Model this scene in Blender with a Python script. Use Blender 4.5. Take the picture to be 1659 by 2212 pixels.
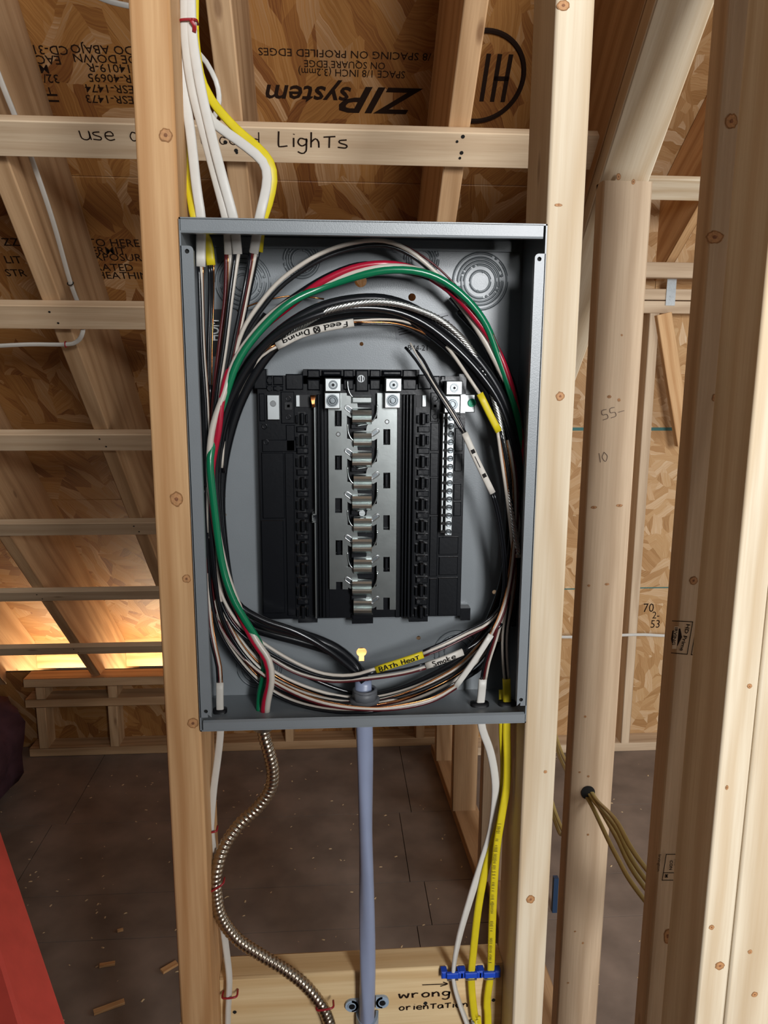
import bpy, bmesh, math, random
import numpy as np
from mathutils import Matrix, Vector

for _o in list(bpy.data.objects):
    bpy.data.objects.remove(_o, do_unlink=True)
SC = bpy.context.scene
COL = SC.collection

# ------------------------------------------------------------------ camera
CH = 1.62                                   # camera height above the floor
F, CX, CY = 1661.0, 829.5, 1106.0           # focal length and centre in pixels of the 1659 x 2212 frame
YAW, PITCH, ROLL = (math.radians(a) for a in (4.07, 10.84, 0.32))
FW = np.array([math.sin(YAW) * math.cos(PITCH), math.cos(YAW) * math.cos(PITCH), -math.sin(PITCH)])
_r0 = np.array([math.cos(YAW), -math.sin(YAW), 0.0])
_u0 = np.cross(_r0, FW)
RT = math.cos(ROLL) * _r0 + math.sin(ROLL) * _u0
UP = -math.sin(ROLL) * _r0 + math.cos(ROLL) * _u0
cam_data = bpy.data.cameras.new('camera')
cam_data.sensor_fit = 'VERTICAL'
cam_data.sensor_height = 36.0
cam_data.sensor_width = 27.0
cam_data.lens = F / 2212.0 * 36.0
cam_data.clip_start = 0.02
cam = bpy.data.objects.new('camera', cam_data)
COL.objects.link(cam)
cam.matrix_world = Matrix(((RT[0], UP[0], -FW[0], 0), (RT[1], UP[1], -FW[1], 0), (RT[2], UP[2], -FW[2], CH), (0, 0, 0, 1)))
SC.camera = cam

# ------------------------------------------------------------------ world, windows, exposure
world = bpy.data.worlds.new('world')
SC.world = world
world.use_nodes = True
bgn = world.node_tree.nodes['Background']
bgn.inputs[0].default_value = (0.90, 0.95, 1.0, 1)
bgn.inputs[1].default_value = 0.18

def area(name, loc, target, sx, sy, power, col):
    l = bpy.data.lights.new(name, 'AREA')
    l.shape = 'RECTANGLE'; l.size = sx; l.size_y = sy; l.energy = power; l.color = col
    o = bpy.data.objects.new(name, l); COL.objects.link(o)
    o.location = loc
    d = Vector(target) - Vector(loc)
    o.rotation_euler = d.to_track_quat('-Z', 'Y').to_euler()
    return o
area('window_daylight_front', (0.80, -2.2, 2.15), (0.15, 0.8, 1.40), 1.0, 1.0, 148, (0.98, 0.99, 1.0))
area('window_daylight_side', (2.35, 0.95, 1.20), (0.3, 1.7, 1.5), 1.2, 1.3, 15, (1.0, 0.97, 0.93))
area('open_eave_daylight', (-0.75, 3.36, 0.10), (-0.75, 3.30, 1.0), 1.9, 0.14, 24, (1.0, 0.84, 0.58))

SC.view_settings.view_transform = 'Standard'
SC.view_settings.look = 'None'
SC.view_settings.exposure = 0.15
SC.view_settings.gamma = 1.0
SC.view_settings.use_curve_mapping = False

# ------------------------------------------------------------------ projecting photo points onto known planes
def ray(x, y):
    return FW + (x - CX) / F * RT - (y - CY) / F * UP
def P(x, y, Y):                              # point of the vertical plane at distance Y
    d = ray(x, y); p = d * (Y / d[1]); return np.array([p[0], p[1], p[2] + CH])
def PZ(x, y, Z=0.0):                         # point of the level plane at height Z
    d = ray(x, y); p = d * ((Z - CH) / d[2]); return np.array([p[0], p[1], p[2] + CH])
def PS(x, y, c):                             # point of the 45 degree roof plane  z = c - Y (camera heights)
    d = ray(x, y); p = d * (c / (d[1] + d[2])); return np.array([p[0], p[1], p[2] + CH])
def PX(x, y, X):
    d = ray(x, y); p = d * (X / d[0]); return np.array([p[0], p[1], p[2] + CH])

# ------------------------------------------------------------------ materials
def lin(h):
    h = h.lstrip('#'); r = []
    for i in (0, 2, 4):
        c = int(h[i:i + 2], 16) / 255.0
        r.append(c / 12.92 if c <= 0.04045 else ((c + 0.055) / 1.055) ** 2.4)
    return (*r, 1.0)

class NT:
    def __init__(s, name):
        s.m = bpy.data.materials.new(name); s.m.use_nodes = True
        s.t = s.m.node_tree; s.b = s.t.nodes['Principled BSDF']
    def n(s, typ, **kw):
        nd = s.t.nodes.new(typ)
        for k, v in kw.items():
            if k.startswith('i_'):
                key = k[2:]
                nd.inputs[int(key) if key.isdigit() else key.replace('_', ' ')].default_value = v
            else: setattr(nd, k, v)
        return nd
    def l(s, a, b): s.t.links.new(a, b)
    def ramp(s, fac, stops, interp='LINEAR'):
        r = s.n('ShaderNodeValToRGB'); r.color_ramp.interpolation = interp
        el = r.color_ramp.elements
        while len(el) < len(stops): el.new(0.5)
        for e, (p, c) in zip(el, stops): e.position = p; e.color = c
        s.l(fac, r.inputs[0]); return r.outputs[0]
    def mix(s, fac, a, b, mode='MIX'):
        m = s.n('ShaderNodeMix', data_type='RGBA', blend_type=mode)
        for k, v in ((0, fac), (6, a), (7, b)):
            if hasattr(v, 'is_linked') or hasattr(v, 'links'): s.l(v, m.inputs[k])
            else: m.inputs[k].default_value = v
        return m.outputs[2]
    def math(s, op, a, b=0.0):
        m = s.n('ShaderNodeMath', operation=op)
        for k, v in ((0, a), (1, b)):
            if hasattr(v, 'links'): s.l(v, m.inputs[k])
            else: m.inputs[k].default_value = v
        return m.outputs[0]
    def bump(s, h, strength, dist=0.001):
        b = s.n('ShaderNodeBump'); b.inputs['Strength'].default_value = strength; b.inputs['Distance'].default_value = dist
        s.l(h, b.inputs['Height']); s.l(b.outputs[0], s.b.inputs['Normal'])

def plain(name, col, rough=0.5, metal=0.0, spec=None, noise=0.0, nscale=60, bump=0.0, bscale=400, coat=0.0):
    k = NT(name); c = lin(col)
    k.b.inputs['Roughness'].default_value = rough; k.b.inputs['Metallic'].default_value = metal
    if spec is not None: k.b.inputs['Specular IOR Level'].default_value = spec
    if coat: k.b.inputs['Coat Weight'].default_value = coat
    tc = k.n('ShaderNodeTexCoord')
    nz = k.n('ShaderNodeTexNoise', i_Scale=nscale, i_Detail=3.0); k.l(tc.outputs['Object'], nz.inputs['Vector'])
    lo = tuple(v * (1 - noise) for v in c[:3]) + (1,); hi = tuple(min(1, v * (1 + noise)) for v in c[:3]) + (1,)
    k.l(k.ramp(nz.outputs[0], [(0.3, lo), (0.7, hi)]), k.b.inputs['Base Color'])
    if bump:
        nb = k.n('ShaderNodeTexNoise', i_Scale=bscale, i_Detail=2.0); k.l(tc.outputs['Object'], nb.inputs['Vector'])
        k.bump(nb.outputs[0], bump, 0.0006)
    return k.m

def lumber_mat(name, light, dark, knots=0.75, rings=1.0):
    k = NT(name); tc = k.n('ShaderNodeTexCoord'); oi = k.n('ShaderNodeObjectInfo')
    off = k.n('ShaderNodeVectorMath', operation='SCALE'); k.l(oi.outputs['Random'], off.inputs['Scale'])
    off.inputs[0].default_value = (3.1, 5.3, 17.0)
    add = k.n('ShaderNodeVectorMath', operation='ADD'); k.l(tc.outputs['Object'], add.inputs[0]); k.l(off.outputs[0], add.inputs[1])
    def mapped(sc):
        m = k.n('ShaderNodeMapping'); m.inputs['Scale'].default_value = sc; k.l(add.outputs[0], m.inputs['Vector']); return m.outputs[0]
    # knots: sparse cells
    vk = k.n('ShaderNodeTexVoronoi', i_Scale=1.0); vk.inputs['Randomness'].default_value = 1.0
    k.l(mapped((9, 9, 3.2)), vk.inputs['Vector'])
    kd = vk.outputs['Distance']
    # grain bands bent round the knots
    warp = k.n('ShaderNodeTexNoise', i_Scale=1.0, i_Detail=2.0); k.l(mapped((6, 6, 1.1)), warp.inputs['Vector'])
    nearness = k.math('DIVIDE', 0.05, k.math('ADD', kd, 0.06))
    sep = k.n('ShaderNodeSeparateXYZ'); k.l(add.outputs[0], sep.inputs[0])
    rad = k.math('ADD', k.math('ADD', k.math('MULTIPLY', sep.outputs[0], 150.0), k.math('MULTIPLY', sep.outputs[1], 95.0)),
                 k.math('ADD', k.math('MULTIPLY', warp.outputs[0], 22.0), k.math('MULTIPLY', nearness, 6.0)))
    band = k.math('MULTIPLY', k.math('ADD', k.math('SINE', rad), 1.0), 0.5)
    band = k.math('POWER', band, 2.0)
    fine = k.n('ShaderNodeTexNoise', i_Scale=1.0, i_Detail=4.0); k.l(mapped((260, 260, 9)), fine.inputs['Vector'])
    big = k.n('ShaderNodeTexNoise', i_Scale=1.0, i_Detail=3.0); k.l(mapped((12, 12, 1.3)), big.inputs['Vector'])
    L, D = lin(light), lin(dark)
    c = k.mix(k.math('MULTIPLY', band, 0.55 * rings), L, D)
    c = k.mix(k.math('MULTIPLY', k.ramp(fine.outputs[0], [(0.35, (0, 0, 0, 1)), (0.7, (1, 1, 1, 1))]), 0.35), c, D)
    tone = k.ramp(big.outputs[0], [(0.25, (0.80, 0.76, 0.72, 1)), (0.55, (1, 1, 1, 1)), (0.8, (1.06, 1.03, 1.0, 1))])
    c = k.mix(1.0, c, tone, 'MULTIPLY')
    vary = k.ramp(oi.outputs['Random'], [(0.0, (0.90, 0.87, 0.84, 1)), (0.5, (1, 1, 1, 1)), (1.0, (1.03, 0.98, 0.93, 1))])
    c = k.mix(1.0, c, vary, 'MULTIPLY')
    kn = k.ramp(kd, [(0.035, (1, 1, 1, 1)), (0.075, (0, 0, 0, 1))])
    c = k.mix(k.math('MULTIPLY', kn, knots), c, lin('#6b452a'))
    k.l(c, k.b.inputs['Base Color']); k.b.inputs['Roughness'].default_value = 0.62
    k.b.inputs['Specular IOR Level'].default_value = 0.25
    k.bump(k.math('ADD', fine.outputs[0], k.math('MULTIPLY', band, 0.6)), 0.22, 0.0008)
    return k.m

def osb_mat(name, cols, sc=1.0, rough=0.6, bumpy=0.5, plane='XZ'):
    k = NT(name); tc = k.n('ShaderNodeTexCoord')
    sep = k.n('ShaderNodeSeparateXYZ'); k.l(tc.outputs['Object'], sep.inputs[0])
    cb = k.n('ShaderNodeCombineXYZ')
    k.l(sep.outputs['XYZ'.index(plane[0])], cb.inputs[0]); k.l(sep.outputs['XYZ'.index(plane[1])], cb.inputs[1])
    wz = k.n('ShaderNodeTexNoise', i_Scale=14.0 * sc, i_Detail=3.0); k.l(cb.outputs[0], wz.inputs['Vector'])
    wsub = k.n('ShaderNodeVectorMath', operation='SCALE'); k.l(wz.outputs[1], wsub.inputs[0]); wsub.inputs['Scale'].default_value = 0.022 / sc
    base = k.n('ShaderNodeVectorMath', operation='ADD'); k.l(cb.outputs[0], base.inputs[0]); k.l(wsub.outputs[0], base.inputs[1])
    layers, edges = [], []
    for ang, s in ((6, (6, 30)), (-34, (8, 34)), (47, (7, 38)), (80, (9, 30))):
        m = k.n('ShaderNodeMapping'); m.inputs['Rotation'].default_value = (0, 0, math.radians(ang))
        m2 = k.n('ShaderNodeMapping'); m2.inputs['Scale'].default_value = (s[0] * sc, s[1] * sc, 1)
        k.l(base.outputs[0], m.inputs['Vector']); k.l(m.outputs[0], m2.inputs['Vector'])
        v = k.n('ShaderNodeTexVoronoi', i_Scale=1.0, voronoi_dimensions='2D'); k.l(m2.outputs[0], v.inputs['Vector'])
        st = k.n('ShaderNodeMapping'); st.inputs['Scale'].default_value = (0.9, 11, 1); k.l(m2.outputs[0], st.inputs['Vector'])
        g = k.n('ShaderNodeTexNoise', i_Scale=1.0, i_Detail=3.0); k.l(st.outputs[0], g.inputs['Vector'])
        sp = k.n('ShaderNodeSeparateColor'); k.l(v.outputs['Color'], sp.inputs[0])
        val = k.math('ADD', k.math('MULTIPLY', sp.outputs[0], 0.50), k.math('MULTIPLY', g.outputs[0], 0.62))
        layers.append(val); edges.append(v.outputs['Distance'])
    def pick(i, scale, thr):
        n = k.n('ShaderNodeTexVoronoi', i_Scale=scale * sc, voronoi_dimensions='2D')
        mm = k.n('ShaderNodeMapping'); mm.inputs['Location'].default_value = (i * 3.7, i * 1.9, 0); k.l(base.outputs[0], mm.inputs['Vector'])
        k.l(mm.outputs[0], n.inputs['Vector']); sp = k.n('ShaderNodeSeparateColor'); k.l(n.outputs['Color'], sp.inputs[0])
        return k.math('GREATER_THAN', sp.outputs[1], thr)
    def mixf(f, a, b):
        m = k.n('ShaderNodeMix', data_type='FLOAT'); k.l(f, m.inputs[0]); k.l(a, m.inputs[2]); k.l(b, m.inputs[3]); return m.outputs[0]
    val, ed = layers[0], edges[0]
    for i, (scl, thr) in enumerate(((8, 0.5), (11, 0.6), (14, 0.75))):
        f = pick(i + 1, scl, thr); val = mixf(f, val, layers[i + 1]); ed = mixf(f, ed, edges[i + 1])
    n = len(cols)
    c = k.ramp(val, [(0.12 + 0.82 * i / (n - 1), lin(h)) for i, h in enumerate(cols)])
    big = k.n('ShaderNodeTexNoise', i_Scale=2.4, i_Detail=2.0); k.l(cb.outputs[0], big.inputs['Vector'])
    c = k.mix(1.0, c, k.ramp(big.outputs[0], [(0.3, (0.84, 0.80, 0.76, 1)), (0.7, (1.08, 1.06, 1.02, 1))]), 'MULTIPLY')
    k.l(c, k.b.inputs['Base Color']); k.b.inputs['Roughness'].default_value = rough
    k.b.inputs['Specular IOR Level'].default_value = 0.3
    k.bump(k.math('ADD', val, k.math('MULTIPLY', ed, -0.6)), bumpy, 0.002)
    return k.m

M = {}
M['stud'] = lumber_mat('spruce_stud', '#d4bea2', '#b1977b', 0.6)
M['stud_white'] = lumber_mat('pale_spruce', '#dfd1b8', '#c2a884', 0.6)
M['stud_warm'] = lumber_mat('warm_pine', '#d9b182', '#ad7a48', 0.75)
M['board_warm'] = lumber_mat('warm_board', '#dcc296', '#bb9664', 0.5)
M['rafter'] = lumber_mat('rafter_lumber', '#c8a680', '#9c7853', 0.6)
M['strap'] = lumber_mat('strapping_lumber', '#dcc5a6', '#b89877', 0.5, 0.6)
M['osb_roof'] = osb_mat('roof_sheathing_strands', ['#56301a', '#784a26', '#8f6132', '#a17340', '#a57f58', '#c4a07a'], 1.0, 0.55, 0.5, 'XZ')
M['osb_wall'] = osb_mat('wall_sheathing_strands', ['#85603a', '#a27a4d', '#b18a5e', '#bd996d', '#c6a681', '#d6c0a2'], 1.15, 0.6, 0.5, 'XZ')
M['floor'] = plain('dusty_subfloor', '#7d6e63', 0.8, 0.0, 0.2, 0.22, 7, 0.5, 120)
M['paint'] = plain('grey_enamel', '#787d80', 0.34, 0.0, 0.5, 0.03, 30, 0.16, 900)
M['plastic'] = plain('black_plastic', '#0b0d11', 0.27, 0.0, 0.5, 0.10, 60, 0.10, 300)
M['plastic_dk'] = plain('black_plastic_matt', '#0b0c0f', 0.5, 0.0, 0.4)
M['bus'] = plain('tin_plated_bus', '#c9cfcd', 0.26, 1.0, None, 0.06, 90, 0.04, 500)
M['lug'] = plain('aluminium_lug', '#b4b8b8', 0.42, 1.0, None, 0.03, 120)
M['steel'] = plain('zinc_steel', '#b9bcbd', 0.30, 1.0, None, 0.08, 200)
M['groove'] = plain('stamped_groove', '#3c4347', 0.6)
M['steel_dk'] = plain('shaded_steel', '#7e8487', 0.35, 1.0)
M['dark'] = plain('dark_recess', '#0a0806', 0.8)
M['copper'] = plain('bare_copper', '#d08a55', 0.25, 1.0, None, 0.10, 200)
M['alu'] = plain('stranded_aluminium', '#d6d6d2', 0.32, 1.0, None, 0.05, 300)
M['w_black'] = plain('black_insulation', '#101114', 0.24, 0.0, 0.5)
M['w_white'] = plain('white_insulation', '#bdb4a8', 0.35, 0.0, 0.5)
M['w_red'] = plain('red_insulation', '#a3142f', 0.28, 0.0, 0.5)
M['w_green'] = plain('green_insulation', '#0a6b45', 0.25, 0.0, 0.5)
M['w_maroon'] = plain('dark_red_insulation', '#4c1216', 0.3, 0.0, 0.5)
M['j_white'] = plain('white_jacket', '#c9c5bd', 0.42, 0.0, 0.4, 0.03, 80)
M['j_grey'] = plain('dull_white_jacket', '#c2bcb2', 0.45, 0.0, 0.4, 0.03, 80)
M['j_yellow'] = plain('yellow_jacket', '#cdb91c', 0.42, 0.0, 0.4, 0.05, 80)
M['j_yellow_shaded'] = plain('shaded_yellow_jacket', '#a8955c', 0.45, 0.0, 0.4, 0.05, 80)  # yellow jacket with its shade put into the colour as tan
M['ser'] = plain('grey_blue_cable_jacket', '#8790a8', 0.34, 0.0, 0.5, 0.04, 30)
M['clamp'] = plain('grey_clamp', '#93a3b3', 0.4, 0.0, 0.5)
M['connector'] = plain('dark_grey_connector', '#5b5d61', 0.5)
M['galv'] = plain('galvanised_armour', '#a89a88', 0.28, 1.0, None, 0.10, 300)
M['blue'] = plain('blue_plastic', '#1646b8', 0.38, 0.0, 0.5)
M['red_plastic'] = plain('red_plastic_staple', '#8e1620', 0.35, 0.0, 0.5)
M['green_screw'] = plain('green_screw_paint', '#0d8a66', 0.3, 0.3)
M['ink'] = plain('black_ink', '#15110f', 0.7, 0.0, 0.2)
M['ink_brown'] = plain('brown_black_ink', '#241710', 0.8, 0.0, 0.1)
M['pencil'] = plain('pencil_graphite', '#6a5648', 0.7)
M['white_print'] = plain('white_print', '#f2f2f0', 0.6)
M['sticker'] = plain('grey_sticker', '#6d7075', 0.4, 0.0, 0.5)
M['ladder'] = plain('red_fibreglass', '#da5348', 0.42, 0.0, 0.5, 0.08, 40, 0.15, 250)
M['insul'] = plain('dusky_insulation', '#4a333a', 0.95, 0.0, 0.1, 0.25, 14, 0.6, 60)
M['knot'] = plain('knot_wood', '#b58559', 0.6, 0.0, 0.3, 0.2, 300)
M['knot_rim'] = plain('knot_bark', '#93673f', 0.7, 0.0, 0.3, 0.3, 300)
M['knot_core'] = plain('knot_heart', '#84573a', 0.7, 0.0, 0.3, 0.3, 300)
M['sawdust'] = plain('pale_sawdust', '#cdb28a', 0.9)
M['blocker_dk'] = plain('dark_blocker_board', '#33363a', 0.9)  # dark colour of the added shading wall
M['blue_tape'] = plain('navy_strip', '#1c3450', 0.5)
M['teal'] = plain('teal_chalk_paint', '#3f6a66', 0.8)

# ------------------------------------------------------------------ object helpers
def tag(o, label=None, cat=None, group=None, kind=None):
    if label: o['label'] = label
    if cat: o['category'] = cat
    if group: o['group'] = group
    if kind: o['kind'] = kind
    return o
WM = {}                                       # world matrices of objects made here
def link(o, parent=None, mw=None):
    COL.objects.link(o)
    mw = mw if mw is not None else Matrix.Identity(4)
    WM[o.name] = mw
    o.matrix_world = mw
    if parent is not None:
        o.parent = parent; o.matrix_parent_inverse = WM[parent.name].inverted(); o.matrix_basis = mw
    return o
def mesh(name, vf, mat, parent=None, smooth=False, mw=None):
    v, f = vf
    me = bpy.data.meshes.new(name)
    me.from_pydata([tuple(map(float, p)) for p in v], [], [tuple(x) for x in f])
    me.materials.append(M[mat] if isinstance(mat, str) else mat)
    if smooth:
        me.polygons.foreach_set('use_smooth', [True] * len(me.polygons))
    me.update()
    return link(bpy.data.objects.new(name, me), parent, mw)
def empty(name, loc, label, cat, group=None):
    o = bpy.data.objects.new(name, None); o.empty_display_size = 0.05
    link(o, None, Matrix.Translation(Vector([float(c) for c in loc])))
    return tag(o, label, cat, group)
def join(*parts):
    V, Fc = [], []
    for v, f in parts:
        b = len(V); V.extend(list(v)); Fc.extend([tuple(i + b for i in q) for q in f])
    return V, Fc
def box(x0, x1, y0, y1, z0, z1, bev=0.0):
    if bev <= 0:
        v = [(x, y, z) for x in (x0, x1) for y in (y0, y1) for z in (z0, z1)]
        return v, [(0, 1, 3, 2), (4, 6, 7, 5), (0, 4, 5, 1), (2, 3, 7, 6), (0, 2, 6, 4), (1, 5, 7, 3)]
    b = bev                                    # front (low y) edges chamfered
    ring0 = [(x0 + b, y0, z0 + b), (x1 - b, y0, z0 + b), (x1 - b, y0, z1 - b), (x0 + b, y0, z1 - b)]
    ring1 = [(x0, y0 + b, z0), (x1, y0 + b, z0), (x1, y0 + b, z1), (x0, y0 + b, z1)]
    ring2 = [(x0, y1, z0), (x1, y1, z0), (x1, y1, z1), (x0, y1, z1)]
    f = [(0, 1, 2, 3), (11, 10, 9, 8)]
    for i in range(4):
        j = (i + 1) % 4
        f += [(i + 4, j + 4, j, i), (i + 8, j + 8, j + 4, i + 4)]
    return ring0 + ring1 + ring2, f
def pbox(x0, y0, x1, y1, Yf, Yb, bev=0.0):     # a box whose front face is seen at these photo pixels
    xm, ym = (x0 + x1) / 2, (y0 + y1) / 2
    return box(P(x0, ym, Yf)[0], P(x1, ym, Yf)[0], Yf, Yb, P(xm, y1, Yf)[2], P(xm, y0, Yf)[2], bev)
def cyl(c, axis, r, h, n=16, r2=None, cap=True):
    axis = np.array(axis, float); axis /= np.linalg.norm(axis)
    a = np.cross(axis, [0, 0, 1.0]) if abs(axis[2]) < 0.9 else np.cross(axis, [1.0, 0, 0]); a /= np.linalg.norm(a); b = np.cross(axis, a)
    c = np.array(c, float); r2 = r if r2 is None else r2
    v = [c + r * (math.cos(t) * a + math.sin(t) * b) for t in np.linspace(0, 2 * math.pi, n, endpoint=False)]
    v += [c + axis * h + r2 * (math.cos(t) * a + math.sin(t) * b) for t in np.linspace(0, 2 * math.pi, n, endpoint=False)]
    f = [(i, (i + 1) % n, n + (i + 1) % n, n + i) for i in range(n)]
    if cap: f += [tuple(range(n - 1, -1, -1)), tuple(range(n, 2 * n))]
    return v, f
def torus(c, axis, R, r, n=36, m=6, a0=0.0, a1=2 * math.pi):
    axis = np.array(axis, float); axis /= np.linalg.norm(axis)
    a = np.cross(axis, [0, 0, 1.0]) if abs(axis[2]) < 0.9 else np.cross(axis, [1.0, 0, 0]); a /= np.linalg.norm(a); b = np.cross(axis, a)
    full = abs(a1 - a0 - 2 * math.pi) < 1e-6
    ts = np.linspace(a0, a1, n, endpoint=not full); v = []
    for t in ts:
        d = math.cos(t) * a + math.sin(t) * b
        for s in np.linspace(0, 2 * math.pi, m, endpoint=False):
            v.append(np.array(c) + d * (R + r * math.cos(s)) + axis * r * math.sin(s))
    f = []
    for i in range(n if full else n - 1):
        for j in range(m):
            f.append((i * m + j, ((i + 1) % n) * m + j, ((i + 1) % n) * m + (j + 1) % m, i * m + (j + 1) % m))
    return v, f
def spline(pts, step=0.006):
    p = np.array(pts, float)
    if len(p) == 2: p = np.array([p[0], (p[0] + p[1]) / 2, p[1]])
    q = np.vstack([2 * p[0] - p[1], p, 2 * p[-1] - p[-2]]); out = []
    for i in range(1, len(q) - 2):
        n = max(2, int(np.linalg.norm(q[i + 1] - q[i]) / step))
        for t in np.linspace(0, 1, n, endpoint=False):
            a, b, c, d = q[i - 1], q[i], q[i + 1], q[i + 2]
            out.append(0.5 * (2 * b + (c - a) * t + (2 * a - 5 * b + 4 * c - d) * t ** 2 + (3 * b - 3 * c + d - a) * t ** 3))
    out.append(p[-1]); return np.array(out)
def sweep(path, prof, ref=(0, -1, 0), twist=None, scale=None, cap=True):
    path = np.array(path); n = len(path); T = np.gradient(path, axis=0); T /= np.linalg.norm(T, axis=1)[:, None] + 1e-12
    prof = np.array(prof); m = len(prof); V = []
    ref = np.array(ref, float); A = None
    for i in range(n):
        a = np.cross(T[i], ref); ln = np.linalg.norm(a)
        a = a / ln if ln > 0.05 else A
        A = a; b = np.cross(a, T[i]); b /= np.linalg.norm(b)
        if twist is not None:
            th = twist[i]; a, b = math.cos(th) * a + math.sin(th) * b, -math.sin(th) * a + math.cos(th) * b
        s = 1.0 if scale is None else scale[i]
        for q in prof: V.append(path[i] + s * (q[0] * a + q[1] * b))
    Fc = [(i * m + j, i * m + (j + 1) % m, (i + 1) * m + (j + 1) % m, (i + 1) * m + j) for i in range(n - 1) for j in range(m)]
    if cap: Fc += [tuple(range(m - 1, -1, -1)), tuple(range((n - 1) * m, n * m))]
    return V, Fc
def circle(r, n=10): return [(r * math.cos(t), r * math.sin(t)) for t in np.linspace(0, 2 * math.pi, n, endpoint=False)]
def flat_prof(w, h, lobes=0):                  # flat sheathed cable
    out = []; n = 20
    for t in np.linspace(0, 2 * math.pi, n, endpoint=False):
        c, s = math.cos(t), math.sin(t)
        x = w / 2 * math.copysign(abs(c) ** 0.55, c); y = h / 2 * math.copysign(abs(s) ** 0.8, s)
        if lobes: y *= 0.86 + 0.22 * abs(math.cos(lobes * math.pi * (x / w + 0.5) - math.pi / 2))
        out.append((x, y))
    return out
def tube(name, pts, r, mat, parent=None, n=10, step=0.006):
    return mesh(name, sweep(spline(pts, step), circle(r, n)), mat, parent, True)
def pp(lst, Y=None):                           # list of (px, py[, Y]) photo points to space
    return [P(q[0], q[1], q[2] if len(q) > 2 else Y) for q in lst]
def rail(path, t):                             # point at parameter t along sampled path, with tangent
    i = min(max(t, 0), 1) * (len(path) - 1); k = min(int(i), len(path) - 2); f = i - k
    return path[k] * (1 - f) + path[k + 1] * f, (path[k + 1] - path[k]) / np.linalg.norm(path[k + 1] - path[k])

def lumber(name, a, b, wdir, w, t, mat, label=None, cat=None, group=None, parent=None, r=0.003):
    """a board from a to b (centre of its section); w across wdir, t across the third direction"""
    a, b = np.array(a, float), np.array(b, float)
    L = np.linalg.norm(b - a); z = (b - a) / L
    x = np.array(wdir, float); x -= x.dot(z) * z; x /= np.linalg.norm(x); y = np.cross(z, x)
    sec = []
    for sx, sy, t0 in ((1, 1, 0), (-1, 1, 90), (-1, -1, 180), (1, -1, 270)):
        for d in (0, 45, 90):
            th = math.radians(t0 + d); sec.append((sx * (w / 2 - r) + r * math.cos(th), sy * (t / 2 - r) + r * math.sin(th)))
    m = len(sec); v = [(q[0], q[1], zz) for zz in (0, L) for q in sec]
    f = [(j, (j + 1) % m, m + (j + 1) % m, m + j) for j in range(m)] + [tuple(range(m - 1, -1, -1)), tuple(range(m, 2 * m))]
    mw = Matrix(((x[0], y[0], z[0], a[0]), (x[1], y[1], z[1], a[1]), (x[2], y[2], z[2], a[2]), (0, 0, 0, 1)))
    o = mesh(name, (v, f), mat, parent, False, mw)
    for i, p in enumerate(o.data.polygons): p.use_smooth = i < m and i % 3 != 2
    return tag(o, label, cat, group)
def stud(name, x0, x1, y0, y1, z0, z1, mat, label, cat='stud', group=None):
    return lumber(name, ((x0 + x1) / 2, (y0 + y1) / 2, z0), ((x0 + x1) / 2, (y0 + y1) / 2, z1), (1, 0, 0), x1 - x0, y1 - y0, mat, label, cat, group)
def knot(parent, p, normal, up, w, h, mat='knot'):
    p, nn, up = np.array(p, float), np.array(normal, float), np.array(up, float)
    a = np.cross(up, nn); a /= np.linalg.norm(a); N = 20; rnd = random.Random(int(abs(p[0] * 1e4)) + int(abs(p[2] * 1e4)))
    jit = [1 + rnd.uniform(-0.1, 0.1) for _ in range(N)]
    def disc(k, lift): return [p + nn * lift] + [p + nn * lift * .8 + k * jit[i] * (w / 2 * math.cos(2 * math.pi * i / N) * a + h / 2 * math.sin(2 * math.pi * i / N) * up) for i in range(N)]
    fc = [(0, i + 1, (i + 1) % N + 1) for i in range(N)]
    if mat != 'knot': return mesh('knot', (disc(1, .0004), fc), mat, parent)
    o = mesh('knot', (disc(1.0, .0003), fc), 'knot_rim', parent)
    o.data.materials.append(M['knot']); o.data.materials.append(M['knot_core'])
    V, Fc = join((disc(1.0, .0003), fc), (disc(.80, .0005), fc), (disc(.28, .0007), fc))
    me = o.data; me.clear_geometry(); me.from_pydata([tuple(map(float, q)) for q in V], [], Fc)
    me.polygons.foreach_set('material_index', [0] * N + [1] * N + [2] * N); me.update()
    return o
def nail(parent, p, normal, r=0.0022):
    p = np.array(p, float); return mesh('nail_head', cyl(p - 0.001 * np.array(normal), normal, r, 0.0016, 8), 'dark', parent)

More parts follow.
